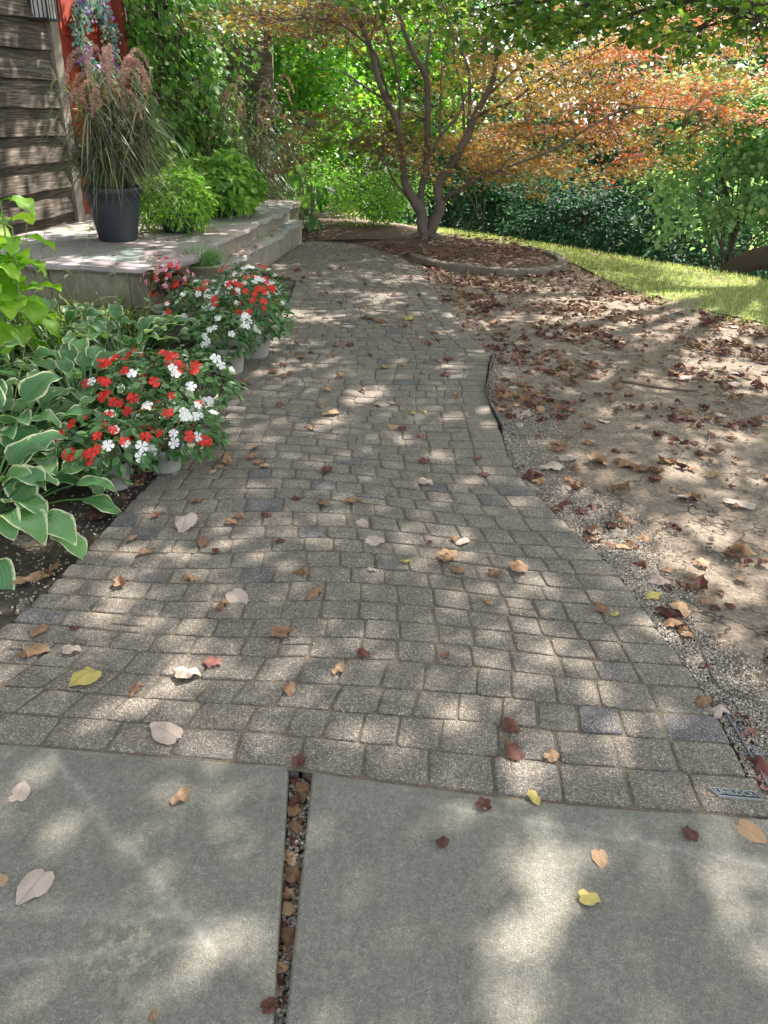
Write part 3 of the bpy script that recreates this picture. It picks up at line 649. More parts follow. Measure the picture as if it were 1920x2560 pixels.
# hostas
HOSTA = leafm('hosta_leaf', [(0, (.05, .145, .06)), (.5, (.09, .235, .085)), (1, (.17, .35, .12))], .28, .35, edge=(.62, .66, .42))
def hosta_leaf(mb, base, az, L, wd, lift, arch, cup=.25, wav=.012, tw=0, stem=.5):
    """petiole then blade arching outward"""
    nu, nv = 9, 11; h = np.array([math.cos(az), math.sin(az), 0]); s = np.array([-h[1], h[0], 0]); up = np.array([0, 0, 1.])
    ang = lift; p = np.array(base, float); pts = [p.copy()]; st = L*stem
    for i in range(4): p = p+(h*math.cos(ang)+up*math.sin(ang))*st/4; ang -= arch*.12; pts.append(p.copy())
    for a, b_ in zip(pts[:-1], pts[1:]):
        w0 = .006; mb.add([a-s*w0, a+s*w0, b_+s*w0, b_-s*w0, a-up*w0*1.2, b_-up*w0*1.2], [(0, 1, 2, 3), (0, 4, 5, 3), (1, 2, 5, 4)], np.array([(.5, .2)]*6))
    V = []; UV = []; ph = random.uniform(0, 6); dl = L/(nv-1)
    for j in range(nv):
        v = j/(nv-1); wv = (math.sin(math.pi*min(1, v**.62*.985+.015))**.8)*.5*wd if j else .006
        nn = -h*math.sin(ang)+up*math.cos(ang)
        for i in range(nu):
            u = -1+2*i/(nu-1); e = abs(u)
            q = p+s*(u*wv*math.cos(tw))+nn*(wv*(cup*e*e+tw*u)+wav*e**2*math.sin(v*13+ph+u*2)-.10*wv*(1-e)**2)
            V.append(q); UV.append((u*.5, max(e, (v-.80)/.18 if v > .8 else 0)*.94 if True else e))
        p = p+(h*math.cos(ang)+up*math.sin(ang))*dl; ang -= arch*(.35+1.3*v)/nv*1.6
    F = np.array([(j*nu+i, j*nu+i+1, (j+1)*nu+i+1, (j+1)*nu+i) for j in range(nv-1) for i in range(nu-1)])
    mb.add(V, F, UV)
BUD = leafm('hosta_bud', [(0, (.10, .17, .05)), (.7, (.20, .27, .10)), (1, (.34, .38, .26))], .3)
def hosta(c, r, h, nl, label, size=.19, nsc=4, mat=HOSTA):
    t = thing('hosta', c, label, 'hosta', 'variegated hostas in the flower bed'); mb = MB(); c = np.array(c)
    for k in range(nl):
        q = (k+.5)/nl; az = k*2.399+random.uniform(-.35, .35); lift = rad(82-62*q+random.uniform(-8, 8)); L = size*random.uniform(.75, 1.15)
        rr = r*(.12+.35*q); b0 = c+np.array([math.cos(az)*rr, math.sin(az)*rr, 0]); stem = (h*(1.05-.5*q)+r*.55*q)/L*random.uniform(.7, 1.0)
        hosta_leaf(mb, b0, az, L, L*random.uniform(.54, .72), lift, random.uniform(.9, 1.7), random.uniform(.02, .25), random.uniform(.004, .013), random.uniform(-.25, .25), stem)
    part(mb, 'foliage', mat, t)
    st = MB(); fl = st
    for k in range(nsc):
        an = random.uniform(0, 6.28); sp = random.uniform(.2, .6); H = random.uniform(.5, .85); d = np.array([math.cos(an)*sp, math.sin(an)*sp, 1.])
        P = [c, c+d*H*.4, c+d*H*.8+np.array([math.cos(an+1), math.sin(an+1), 0])*.04, c+d*H]; st.tube(P, [.0026, .0013], 5, 4); C = catmull(P, 8)
        for i in range(14): 
            q = C[int(len(C)*(.45+.54*i/14))]; fl.scatter(NARROW, q[None], frames(RS.normal(size=(1, 3)), np.array([[math.cos(i*2.4), math.sin(i*2.4), .4 if i < 10 else -.8]])), np.array([random.choice([.016, .02, .02, .05])]))
    if nsc: part(st, 'flower_stalks', BUD, t)
for c, r, h, nl, lab, sz, ns in (
    ((-1.60, 2.66, 0), .38, .23, 50, 'variegated hosta nearest the camera, its white-edged leaves hanging over the soil at the left edge', .225, 2),
    ((-1.98, 2.42, 0), .36, .20, 40, 'variegated hosta cut by the left frame edge below the nearest full hosta', .21, 0),
    ((-1.72, 3.15, 0), .36, .28, 54, 'variegated hosta left of the front flower pots, behind the nearest hosta', .205, 5),
    ((-1.60, 3.80, 0), .36, .28, 54, 'variegated hosta directly behind the front red and white flowers', .20, 4),
    ((-2.20, 3.95, 0), .38, .28, 46, 'pale variegated hosta at the left frame edge under the big lime leaves', .19, 5),
    ((-1.62, 4.55, 0), .42, .28, 66, 'wide variegated hosta filling the bed left of the back grey pots', .195, 4),
    ((-2.15, 4.85, 0), .38, .26, 50, 'farthest variegated hosta below the near porch wall', .17, 6)): hosta(c, r, h, nl, lab, sz, ns)
# daylily-like arching grass by the porch wall
def lily():
    c = np.array((-2.15, 5.35, 0)); t = thing('arching_daylily', c, 'yellow-green arching strap leaves growing against the near porch wall', 'daylily'); mb = MB(); n = 170
    base = c+np.stack([RS.normal(0, .22, n), RS.normal(0, .06, n), np.zeros(n)], 1); blades(mb, base, cone_dirs(n, .9), RS.uniform(.3, .6, n), RS.uniform(.009, .016, n), RS.uniform(.4, 1.0, n), 8)
    part(mb, 'foliage', leafm('daylily_leaf', [(0, (.14, .26, .05)), (1, (.36, .50, .12))], .4), t, False)
    c = np.array((-2.75, 4.9, 0)); t = thing('arching_daylily', c, 'yellow-green strap leaves at the left frame edge below the broad lime leaves', 'daylily'); mb = MB(); n = 170
    base = c+np.stack([RS.normal(0, .2, n), RS.normal(0, .12, n), np.zeros(n)], 1); blades(mb, base, cone_dirs(n, .9), RS.uniform(.4, .8, n), RS.uniform(.01, .018, n), RS.uniform(.3, 1.0, n), 8)
    part(mb, 'foliage', leafm('daylily_leaf', [(0, (.14, .26, .05)), (1, (.36, .50, .12))], .4), t, False)
lily()
# broad-leaved lime plant on the left
def broad():
    c = np.array((-2.12, 4.25, 0)); t = thing('broad_leaf_plant', c, 'tall plant with broad glowing lime leaves at the left edge in front of the siding', 'leafy plant'); mb = MB(); st = MB()
    for k in range(8):
        an = random.uniform(-.6, 1.6); tx = np.array([[-.18, .05], [.02, .10], [-.3, -.1], [-.08, -.15], [.10, 0], [-.25, .2], [-.12, .15], [.0, -.1]][k]); H = [1.12, .98, .95, .8, .86, 1.05, .78, .7][k]
        P = [c+(tx[0]*.3, tx[1]*.3, 0), c+(tx[0]*.7, tx[1]*.7, H*.5), c+(tx[0]*1.1, tx[1]*1.1, H)]; st.tube(P, [.008, .004], 6, 5); C = catmull(P, 8)
        for i in range(11):
            q = C[int((len(C)-1)*(.40+.60*i/10))]; az = i*2.4+k; L = random.uniform(.15, .22)
            hosta_leaf(mb, q, az, L, L*.85, random.uniform(.1, .7), random.uniform(.6, 1.5), .12, .012, random.uniform(-.3, .3), .45)
    part(st, 'stems', plain('lime_stem', (.16, .22, .08)), t); part(mb, 'foliage', leafm('broad_lime_leaf', [(0, (.16, .34, .03)), (.6, (.28, .50, .05)), (1, (.42, .62, .10))], .5, .45), t)
broad()
# impatiens
PETAL_R = leafm('red_petal', [(0, (.50, .015, .012)), (1, (.72, .03, .02))], .25, .6, boost=1.1); PETAL_W = leafm('white_petal', [(0, (.70, .72, .76)), (1, (.88, .88, .88))], .3, .6, boost=1.1)
PETAL_P = leafm('pink_petal', [(0, (.62, .10, .22)), (1, (.85, .45, .55))], .3, .6, boost=1.1)
BEDLEAF = leafm('impatiens_leaf', [(0, (.035, .09, .03)), (.5, (.06, .15, .045)), (1, (.11, .23, .07))], .25, .38)
def flower_mesh(mat, nm):
    mb = MB(); 
    for k in range(5):
        a = k*2*math.pi/5+random.uniform(-.1, .1); d = np.array([math.cos(a), math.sin(a), 0]); s = np.array([-d[1], d[0], 0]); z = np.array([0, 0, 1.])
        V = [(0, 0, 0), d*.35+s*.2+z*.03, d*.8+s*.42+z*.05*random.uniform(-1, 2), d*1.0+s*.16-z*.02, d*.93+z*.03, d*1.0-s*.16-z*.02, d*.8-s*.42+z*.05*random.uniform(-1, 2), d*.35-s*.2+z*.03]
        mb.add(np.array([np.array(v) for v in V])*1.0+(0, 0, .02*(k % 2)), [(0, 1, 2, 3, 4), (0, 4, 5, 6, 7)])
    o = mb.build(nm, mat, None, False); me = o.data; bpy.data.objects.remove(o); return me
FL = {('r', i): flower_mesh(PETAL_R, 'red_flower') for i in range(3)}; FL.update({('w', i): flower_mesh(PETAL_W, 'white_flower') for i in range(3)}); FL.update({('p', i): flower_mesh(PETAL_P, 'pink_flower') for i in range(2)})
def put_flower(t, kind, pos, nn, size, nm):
    o = bpy.data.objects.new(nm, FL[(kind, random.randrange(2 if kind == 'p' else 3))]); COL.objects.link(o); o.parent = t
    o.location = Vector(np.array(pos)-np.array(t.location)); q = Vector(nn).to_track_quat('Z', 'Y'); o.rotation_mode = 'QUATERNION'
    from mathutils import Quaternion
    o.rotation_quaternion = q @ Quaternion((0, 0, 1), random.uniform(0, 6)); o.scale = (size,)*3
def impatiens(c, pr, ph, rx, rz, label, nred, nwhite, name='potted_impatiens', off=(0, 0), nleaf=520, lift=.0, sz=.024, group='potted impatiens along the flower bed'):
    t = thing(name, c, label, 'potted flowers', group); c = np.array(c, float)
    if pr:
        mb = MB(); pot(mb, c, pr*.78, pr, ph, .006, .004); part(mb, 'pot', GREYPOT, t); part(soil_disc(c, pr-.006, ph-.035), 'potting_soil', SOIL, t)
    cc = c+(off[0], off[1], ph+rz*.35+lift); mb = MB(); leaf_ball(mb, cc, rx*.95, rz, nleaf, .052, OVAL, -.55, 1, .8, c[0]*9); part(mb, 'foliage', BEDLEAF, t, False)
    mb = MB()
    for k in range(14): d = cone_dirs(1, 1.2)[0]; mb.tube([c+(0, 0, max(0, ph-.04)), (c+cc)/2+d*(.3*rx, .3*rx, .1), cc+d*(rx*.75, rx*.75, rz*.5)], [.004, .002], 5, 3)
    part(mb, 'stems', plain('impatiens_stem', (.20, .20, .09)), t)
    cr = np.array([math.cos(random.uniform(2.2, 3.6)), math.sin(random.uniform(2.2, 3.6)), .2])
    for kind, n in (('r', nred), ('w', nwhite)):
        dirn = np.array([-.55, .35, 0]) if kind == 'r' else np.array([.55, -.35, 0]); done = 0
        while done < n:
            v = nrm(RS.normal(size=3)+np.array([.15, -.55, .5])+dirn*.3)
            if v[2] < -.15: continue
            for q in range(random.choice([1, 1, 2, 3])):
                if done >= n: break
                vv = nrm(v+RS.normal(0, .11, 3)); pos = cc+vv*np.array([rx, rx, rz])*random.uniform(1.0, 1.1)
                put_flower(t, kind, pos, nrm(vv*.6+np.array([0, -.6, .65])+RS.normal(0, .25, 3)), sz*random.uniform(.8, 1.2), 'red_flower' if kind == 'r' else 'white_flower'); done += 1
    return t
pA, pB, pC, pD = G(253, 1050), G(362, 1012), G(494, 802), G(549, 768)
impatiens(pA, .070, .125, .20, .125, 'nearest grey pot of red and white impatiens, beside the front hosta', 22, 9, nleaf=430, off=(-.03, .03))
impatiens(pB, .078, .115, .21, .125, 'second grey pot of red and white impatiens, at the edge of the pavers', 14, 22, nleaf=460, off=(.03, .05))
impatiens((-1.20, 3.60, 0), .08, .14, .26, .19, 'red impatiens pot behind the nearest two grey pots, hidden under its flowers', 30, 8, nleaf=520)
impatiens((-.97, 3.80, 0), .08, .13, .24, .17, 'red and white impatiens reaching over the pavers behind the second grey pot', 15, 15, nleaf=520, off=(-.06, 0))
impatiens(pC, .112, .165, .20, .15, 'grey pot of small white impatiens standing clear of the red ones', 0, 20, nleaf=380, off=(-.02, .02), sz=.021)
impatiens(pD, .12, .165, .28, .21, 'back grey pot with the largest mound of red and white impatiens, next to the path', 38, 22, nleaf=700, off=(-.03, .06), lift=.03, sz=.021)
impatiens((-1.28, 5.25, 0), .12, .18, .26, .17, 'red and white impatiens pot behind the white one, against the hostas', 17, 24, nleaf=560, sz=.021)
impatiens((-1.10, 5.75, 0), .12, .20, .26, .17, 'white and red impatiens pot below the near end of the stone step', 13, 24, nleaf=560, off=(.02, 0), sz=.021)
def begonia():
    c = (-1.55, 5.42, 0); t = thing('potted_begonia', c, 'bronze-leaved pink and red begonia in front of the near porch corner', 'potted flowers'); c = np.array(c)
    mb = MB(); pot(mb, c, .09, .12, .19); part(mb, 'pot', GREYPOT, t); cc = c+(0.02, 0, .36); mb = MB(); leaf_ball(mb, cc, .13, .10, 170, .05, BROAD, -.7); part(mb, 'foliage', leafm('bronze_leaf', [(0, (.05, .035, .02)), (.6, (.10, .05, .03)), (1, (.12, .14, .05))], .3), t, False)
    for k in range(52):
        v = nrm(RS.normal(size=3)+np.array([0, -.6, .9])); put_flower(t, 'p' if k % 3 else 'r', cc+v*np.array([.17, .17, .17])*random.uniform(.8, 1.25), v, .020*random.uniform(.7, 1.2), 'pink_flower' if k % 3 else 'red_flower')
begonia()
# ------------------------------------------------------------------ maple
BARK = plain('maple_bark', (.115, .095, .080), .85, .35, 5, .6)
def c2(l, y, dy=0.0):
    """maple limb read off the photograph, laid in the plane y ahead, drifting dy to its tip"""
    n = len(l); return [W(640+a*.3858, b*.3858, y+dy*i/(n-1)) for i, (a, b) in enumerate(l)]
def maple():
    Y = 9.9
    t = thing('japanese_maple', W(1063, 613, Y)*np.array([1, 1, 0]), 'multi-stemmed maple with orange and bronze leaves growing in the mulched round bed', 'tree')
    limbs = [
     ([(1085, 1600), (1075, 1400), (1050, 1340), (990, 1240), (960, 1150), (945, 950), (900, 760), (830, 620), (780, 470), (740, 300), (650, 100), (590, 0), (520, -200), (480, -420)], -.5, (.105, .085, .055, .045, .04, .025, .012)),
     ([(920, 850), (935, 640), (900, 420), (850, 220), (800, 100), (790, -60), (760, -400)], -.1, (.035, .028, .015)),
     ([(905, 800), (840, 560), (790, 380), (740, 280), (770, 150), (790, 0), (850, -300)], -.9, (.035, .025, .012)),
     ([(1085, 1400), (1070, 1250), (1100, 1100), (1110, 950), (1112, 600), (1090, 480), (1020, 350), (960, 200), (920, 80), (850, 0), (800, -300)], .5, (.06, .055, .045, .03, .012)),
     ([(1100, 500), (1112, 350), (1130, 200), (1120, 50), (1140, -200)], .6, (.04, .028, .015)),
     ([(1105, 1600), (1150, 1450), (1195, 1340), (1180, 1200), (1280, 1050), (1370, 880), (1410, 770), (1480, 640), (1540, 500), (1560, 300), (1530, 100), (1500, -200)], -.3, (.10, .085, .07, .055, .03, .012)),
     ([(1410, 770), (1540, 700), (1659, 660), (1859, 500), (2100, 370), (2350, 300), (2560, 290), (2760, 330)], -1.0, (.04, .025, .010)),
     ([(1375, 870), (1385, 600), (1370, 430), (1280, 200), (1240, 100), (1260, -150)], .3, (.045, .03, .014)),
     ([(1350, 860), (1330, 600), (1290, 400), (1270, 200), (1200, 0)], .9, (.035, .022, .012)),
     ([(1150, 980), (1190, 880), (1300, 760), (1360, 620), (1450, 480), (1520, 350), (1640, 100)], 1.2, (.045, .03, .014)),
     ([(1200, 1330), (1240, 1270), (1330, 1220), (1450, 1150), (1560, 1110), (1659, 1070), (1950, 960), (2200, 800), (2450, 700), (2800, 720)], -1.3, (.06, .04, .025, .010)),
     ([(1360, 1180), (1420, 1040), (1560, 990), (1659, 960), (1900, 830), (2150, 740)], .8, (.03, .02, .008)),
     ([(1045, 1345), (900, 1180), (840, 1060), (750, 980), (640, 920), (500, 900)], -.8, (.03, .016, .006)),
     ([(825, 640), (700, 560), (620, 500), (540, 460), (380, 440)], -1.2, (.025, .014, .006)),
     ([(740, 300), (600, 190), (480, 130), (300, 120), (60, 160)], -1.4, (.03, .018, .006)),
     ([(905, 800), (800, 825), (700, 800), (560, 780), (380, 800)], -.9, (.014, .010, .004)),
     ([(780, 480), (650, 330), (560, 240), (450, 60)], .6, (.02, .012, .006)),
     ([(1190, 880), (1200, 500), (1230, 250), (1300, 60)], .2, (.022, .014, .008)),
     ([(1480, 640), (1700, 420), (1900, 180), (2200, 0)], .8, (.03, .018, .008)),
     ([(1659, 660), (1990, 520), (2200, 600), (2500, 720), (2800, 900)], -.6, (.018, .012, .005)),
    ]
    mb = MB(); tr = MB(); C = []
    for i, (l, dy, R) in enumerate(limbs):
        P = np.array(c2(l, Y, dy)); P[:2, 1] = np.minimum(P[:2, 1]+.0, Y+.1)
        if i in (0, 5): P[0] = P[0]*np.array([1, 1, 0])+(0, 0, -.02); 
        (tr if i in (0, 3, 5) else mb).tube(P, np.array(R)*(.72 if i in (0, 3, 5) else .5), 10, 6)
        K = catmull(P, 6); C.append(K[int(len(K)*.35):])
    # roots flare
    for a in range(6):
        an = a*1.05+.3; c = np.array(t.location); d = np.array([math.cos(an), math.sin(an), 0]); tr.tube([c+d*.02+(0, 0, .14), c+d*.13+(0, 0, .07), c+d*.36+(0, 0, .04)], [.06, .045, .012], 8, 4)
    part(tr, 'trunk', BARK, t)
    A = np.concatenate(C)
    # leaf sprays: flat layered discs around limb points and outward from them
    crown = []
    def spray(c, r, n, lm): crown.append((c, r, n, lm))
    rs = RS
    spec = [  # region in photo pixels, count, depth range, spray radius
     ((1180, 1620, 120, 430), 62, (9.0, 11.2), .34), ((1300, 1780, 200, 330), 30, (8.8, 10.6), .34), ((1150, 1500, 330, 440), 16, (9.4, 10.6), .26), ((1180, 1430, 380, 410), 10, (9.2, 10.4), .22),
     ((1560, 1740, 320, 420), 8, (9.0, 10), .20), ((1290, 1360, 455, 490), 3, (9.4, 9.8), .16), ((1430, 1540, 460, 500), 2, (9.3, 9.6), .12), ((1250, 1600, 380, 430), 8, (8.9, 9.6), .20), ((1560, 1640, 400, 440), 3, (8.9, 9.3), .14), ((1650, 1910, 150, 230), 12, (8.6, 9.6), .24), ((1760, 1960, 250, 370), 8, (8.6, 9.4), .20), ((1300, 1900, 20, 160), 34, (8.8, 11), .36),
     ((940, 1300, 120, 420), 34, (9.9, 11.4), .30), ((860, 1010, 210, 350), 15, (9.2, 10.6), .25), ((870, 1100, 330, 430), 13, (9.0, 9.9), .24), ((640, 900, 0, 100), 24, (9.0, 10.6), .34), ((520, 860, 0, 60), 14, (8.6, 10), .34), ((660, 860, 270, 350), 12, (8.8, 9.8), .22), ((700, 850, 380, 430), 6, (9, 9.6), .2), ((850, 1300, -20, 120), 26, (9.4, 11.4), .34), ((1100, 1400, 420, 450), 6, (9.3, 9.8), .18)]
    cols = [0, 0, 0, 0, 0, 0, 0, 0, 0, 0, 0, 0, 0, 1, 1, 1, 1, 1, 1, 1, 0]
    redset = (4, 7, 8, 9, 10)
    out = {k: MB() for k in ('g', 'd', 'r')}; tw = mb
    extra = [(None, 60)]
    def emit(c, r, key, n):
        a = rs.uniform(0, 6.28, n); q = rs.uniform(0, 1, n)**.55*r
        tilt = rs.normal(0, .18, 2); pos = np.stack([np.cos(a)*q*1.35, np.sin(a)*q, rs.normal(0, .035, n)-q*q*.30/r*.6], 1); pos[:, 2] += pos[:, 0]*tilt[0]+pos[:, 1]*tilt[1]
        dd = np.stack([np.cos(a), np.sin(a), -.55*np.ones(n)], 1)+rs.normal(0, .5, (n, 3)); nn = np.array([0, -.15, 1.])+rs.normal(0, .42, (n, 3))
        out[key].scatter(MAPLE, c+pos, frames(nn, dd), rs.uniform(.6, 1.15, n)*.052)
    for (reg, cnt, (ya, yb), r), cl in zip(spec, cols):
        for k in range(cnt):
            px, py = rs.uniform(reg[0], reg[1]), rs.uniform(reg[2], reg[3]); 
            c = W(px, py, rs.uniform(ya, yb)); key = 'g' if cl == 0 else 'd'
            if cl == 0 and (px > 1500+rs.normal(0, 130) and rs.uniform() < .40): key = 'r'
            if cl == 1 and rs.uniform() < .18: key = 'g'
            emit(c, r*rs.uniform(.7, 1.2), key, int(80*(r/.3)**1.7))
            j = np.argmin(np.linalg.norm(A-c, axis=1)); a = A[j]
            if np.linalg.norm(a-c) < 1.6: m_ = (a+c)/2+(rs.normal(0, .05), rs.normal(0, .05), .06); tw.tube([a, m_, c-(0, 0, .01)], [.007, .004, .0018], 5, 4)
    for k in range(45):   # rest of the crown above the picture
        a = rs.uniform(0, 6.28); q = rs.uniform(0, 1)**.5; c = np.array([1.5+2.0*q*math.cos(a), 10.0+1.7*q*math.sin(a), rs.uniform(2.9, 4.3)-.5*q]); emit(c, .42, 'g' if rs.uniform() < .7 else 'd', 110)
    part(mb, 'limbs', BARK, t)
    part(out['g'], 'orange_crown', leafm('maple_leaf_orange', [(0, (.12, .10, .035)), (.35, (.25, .18, .05)), (.65, (.38, .23, .065)), (.85, (.44, .20, .09)), (1, (.46, .36, .10))], .55, .42, boost=1.7, patch=1.6), t, False)
    part(out['d'], 'bronze_crown', leafm('maple_leaf_bronze', [(0, (.055, .035, .025)), (.5, (.12, .06, .035)), (.8, (.20, .11, .03)), (1, (.30, .20, .05))], .45, .4, patch=1.6), t, False)
    part(out['r'], 'red_crown', leafm('maple_leaf_red', [(0, (.38, .09, .05)), (.6, (.58, .16, .10)), (1, (.62, .30, .26))], .5, .4, patch=1.6), t, False)
maple()
# ------------------------------------------------------------------ shrubs, hedges and wood behind
def grow(name, label, cat, c, rx, ry, z0, z1, n, size, mat, T=OVAL, ncl=60, trunk=None, group=None, clr=.33, seed=0, bark=None, layer=0.0):
    """tree or shrub: clusters of leaves in an egg volume, with stems"""
    z0g = c[2] if len(c) > 2 else 0; base = np.array([c[0], c[1], z0g]); t = thing(name, base, label, cat, group)
    rs = np.random.RandomState(seed+5); v = nrm(rs.normal(size=(ncl, 3))); r = rs.uniform(.35, 1, ncl)**.6
    lump = 1+.18*np.sin(v[:, 0]*4+seed)+.14*np.cos(v[:, 2]*5+seed*2)
    cen = np.array([c[0], c[1], (z0+z1)/2])+v*(r*lump)[:, None]*np.array([rx, ry, (z1-z0)/2])
    per = n//ncl; mb = MB(); pos = []; nn = []; dd = []
    for k in range(ncl):
        cr = clr*rs.uniform(.6, 1.3); q = rs.normal(0, .55, (per, 3))*np.array([cr, cr, cr*(.62-.4*layer)]); pos.append(cen[k]+q)
        nn.append(v[k]*.5+np.array([0, 0, .8])+rs.normal(0, .45, (per, 3))); dd.append(v[k]*.7+q/cr+rs.normal(0, .5, (per, 3))-np.array([0, 0, .25]))
    pos = np.concatenate(pos); pos[:, 2] = np.maximum(pos[:, 2], z0g+.03)
    mb.scatter(T, pos, frames(np.concatenate(nn), np.concatenate(dd)), rs.uniform(.6, 1.2, len(pos))*size); part(mb, 'crown', mat, t, False)
    st = MB(); k2 = min(ncl, 26); tr = trunk or .03
    top = base+(rs.normal(0, .1), rs.normal(0, .1), (z0-z0g)+(z1-z0)*.45); mid = (base+top)/2+rs.normal(0, .05, 3)*tr*10
    st.tube([base-(0, 0, .05), mid, top], [tr*1.15, tr*.85, tr*.45], 9, 6)
    for k in range(k2):
        a = base+(top-base)*rs.uniform(.25, 1); m_ = (a+cen[k])/2+(0, 0, .15*(z1-z0)/3); st.tube([a, m_, cen[k]], [tr*.35, tr*.2, tr*.06], 5, 3)
    part(st, 'trunk', bark or BARK2, t); return t
BARK2 = plain('grey_bark', (.10, .085, .068), .9, .35, 5, .6)
L_BR = leafm('bright_green_leaf', [(0, (.07, .19, .025)), (.5, (.14, .34, .04)), (1, (.28, .50, .07))], .5, .42)
L_MID = leafm('mid_green_leaf', [(0, (.03, .095, .03)), (.5, (.06, .16, .045)), (1, (.12, .26, .07))], .42, .4)
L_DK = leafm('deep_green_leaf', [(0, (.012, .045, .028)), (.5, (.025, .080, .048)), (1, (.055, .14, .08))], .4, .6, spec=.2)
L_BL = leafm('cool_green_leaf', [(0, (.03, .09, .055)), (.5, (.06, .155, .09)), (1, (.12, .25, .14))], .42, .55, spec=.25)
L_PALE = leafm('pale_green_leaf', [(0, (.11, .22, .12)), (.5, (.22, .38, .20)), (.93, (.34, .50, .28)), (1, (.42, .44, .18))], .5, .45, spec=.4)
def gz(x, y): return float(TZ(np.array(x), np.array(y)))
# low shrub left of the maple trunk
grow('low_green_shrub', 'low feathery bright green shrub directly left of the maple trunk', 'shrub', (-.30, 10.9), .85, .6, .05, .88, 5200, .042, L_BR, OVAL, 70, .012, clr=.24, seed=3)
grow('yellow_green_shrub', 'sunlit yellow-green shrub between the stone step and the low feathery shrub', 'shrub', (-1.35, 11.6), .55, .5, .1, .9, 2400, .05, L_BR, OVAL, 36, .012, clr=.24, seed=4)
def elephant():
    c = np.array((-1.12, 10.35, 0)); t = thing('large_leaf_plant', c, 'plant with big drooping dark green leaves beside the far end of the stone step', 'leafy plant'); mb = MB(); st = MB()
    for k in range(26):
        az = k*2.4; h = random.uniform(.15, .85); q = c+np.array([math.cos(az)*.12, math.sin(az)*.12, h]); st.tube([c, (c+q)/2+(.03, 0, 0), q], [.008, .005], 5, 3)
        hosta_leaf(mb, q, az, .26*random.uniform(.7, 1.1), .15, random.uniform(-.4, .5), 1.4, .1, .01, random.uniform(-.3, .3), .5)
    part(st, 'stems', plain('plant_stem', (.08, .13, .04)), t); part(mb, 'foliage', leafm('large_dark_leaf', [(0, (.04, .11, .03)), (.7, (.08, .20, .04)), (1, (.18, .36, .05))], .4, .4), t)
elephant()
BG = [
 ('leafy_shrub_tree', 'tall bright green leafy shrub behind the porch, left of the maple', (-1.5, 13.0), 1.5, .9, .3, 3.2, 9000, .085, L_BR, IVY, 120, .05, .36),
 ('leafy_shrub_tree', 'mid green shrub filling the corner behind the shaded fountain grass', (-2.35, 12.0), .85, .7, .1, 3.0, 5200, .075, L_MID, OVAL, 80, .04, .33),
 ('leafy_shrub_tree', 'dark green shrub low beside the far porch corner', (-1.75, 11.3), .5, .5, .05, 1.6, 2600, .065, L_MID, OVAL, 44, .03, .26),
 ('woodland_tree', 'bright green tree seen through the left maple stems', (-.4, 15.5), 1.6, 1.2, .4, 4.2, 6500, .12, L_BR, IVY, 90, .09, .45),
 ('woodland_tree', 'cool green tree directly behind the maple trunk', (1.1, 17.0), 1.9, 1.4, -1.2, 4.4, 7000, .13, L_BL, OVAL, 100, .10, .5),
 ('woodland_tree', 'deep green tree behind the right half of the maple crown', (4.0, 17.5), 2.1, 1.5, -1.8, 4.2, 7500, .13, L_BL, OVAL, 110, .11, .5),
 ('woodland_tree', 'deep green tree behind the gap between maple and pale right shrub', (6.4, 16.5), 1.9, 1.4, -2.0, 4.0, 7000, .12, L_MID, OVAL, 100, .10, .5),
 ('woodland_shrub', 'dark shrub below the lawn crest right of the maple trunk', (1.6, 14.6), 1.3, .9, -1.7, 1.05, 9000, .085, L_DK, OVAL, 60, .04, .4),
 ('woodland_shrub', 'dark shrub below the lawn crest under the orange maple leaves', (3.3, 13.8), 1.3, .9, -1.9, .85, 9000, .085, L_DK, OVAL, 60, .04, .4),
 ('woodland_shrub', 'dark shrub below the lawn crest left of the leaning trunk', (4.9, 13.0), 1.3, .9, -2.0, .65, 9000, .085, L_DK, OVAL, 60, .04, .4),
 ('pale_leaf_shrub', 'big pale green shrub at the right edge beside the red maple leaves', (4.75, 11.4), 1.25, .9, -.2, 2.2, 9500, .08, L_PALE, BROAD, 110, .05, .28),
 ('pale_leaf_shrub', 'pale green shrub at the right frame edge above the leaning trunk', (5.9, 10.8), 1.2, .9, -.5, 2.9, 8000, .08, L_PALE, BROAD, 90, .05, .3),
]
for i, (nm, lab, c, rx, ry, z0, z1, n, sz, mt, T, ncl, tk, clr) in enumerate(BG):
    grow(nm, lab, 'tree' if 'tree' in nm else 'shrub', (c[0], c[1], gz(*c)), rx, ry, z0, z1, n, sz, mt, T, ncl, tk, 'trees and shrubs behind the lawn', clr, i+20)
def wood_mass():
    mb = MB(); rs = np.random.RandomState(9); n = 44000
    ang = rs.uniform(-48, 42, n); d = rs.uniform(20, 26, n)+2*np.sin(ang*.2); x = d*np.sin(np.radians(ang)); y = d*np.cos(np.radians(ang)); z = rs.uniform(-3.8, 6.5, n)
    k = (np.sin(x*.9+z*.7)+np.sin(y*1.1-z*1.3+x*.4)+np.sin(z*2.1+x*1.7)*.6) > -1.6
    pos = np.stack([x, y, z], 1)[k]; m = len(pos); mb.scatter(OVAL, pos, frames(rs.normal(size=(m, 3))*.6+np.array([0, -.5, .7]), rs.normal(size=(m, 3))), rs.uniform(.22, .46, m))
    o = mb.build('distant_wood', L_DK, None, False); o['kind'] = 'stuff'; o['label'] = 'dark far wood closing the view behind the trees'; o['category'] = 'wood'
wood_mass()
def far_trunks():
    for x, y, r, lean in ((1.9, 18.5, .10, .2), (3.0, 19.0, .13, -.1), (5.2, 18.2, .10, .3), (7.2, 18.8, .14, 0), (-.6, 17.5, .12, .1), (4.5, 15.6, .06, -.3), (2.4, 16.0, .05, .3)):
        pass
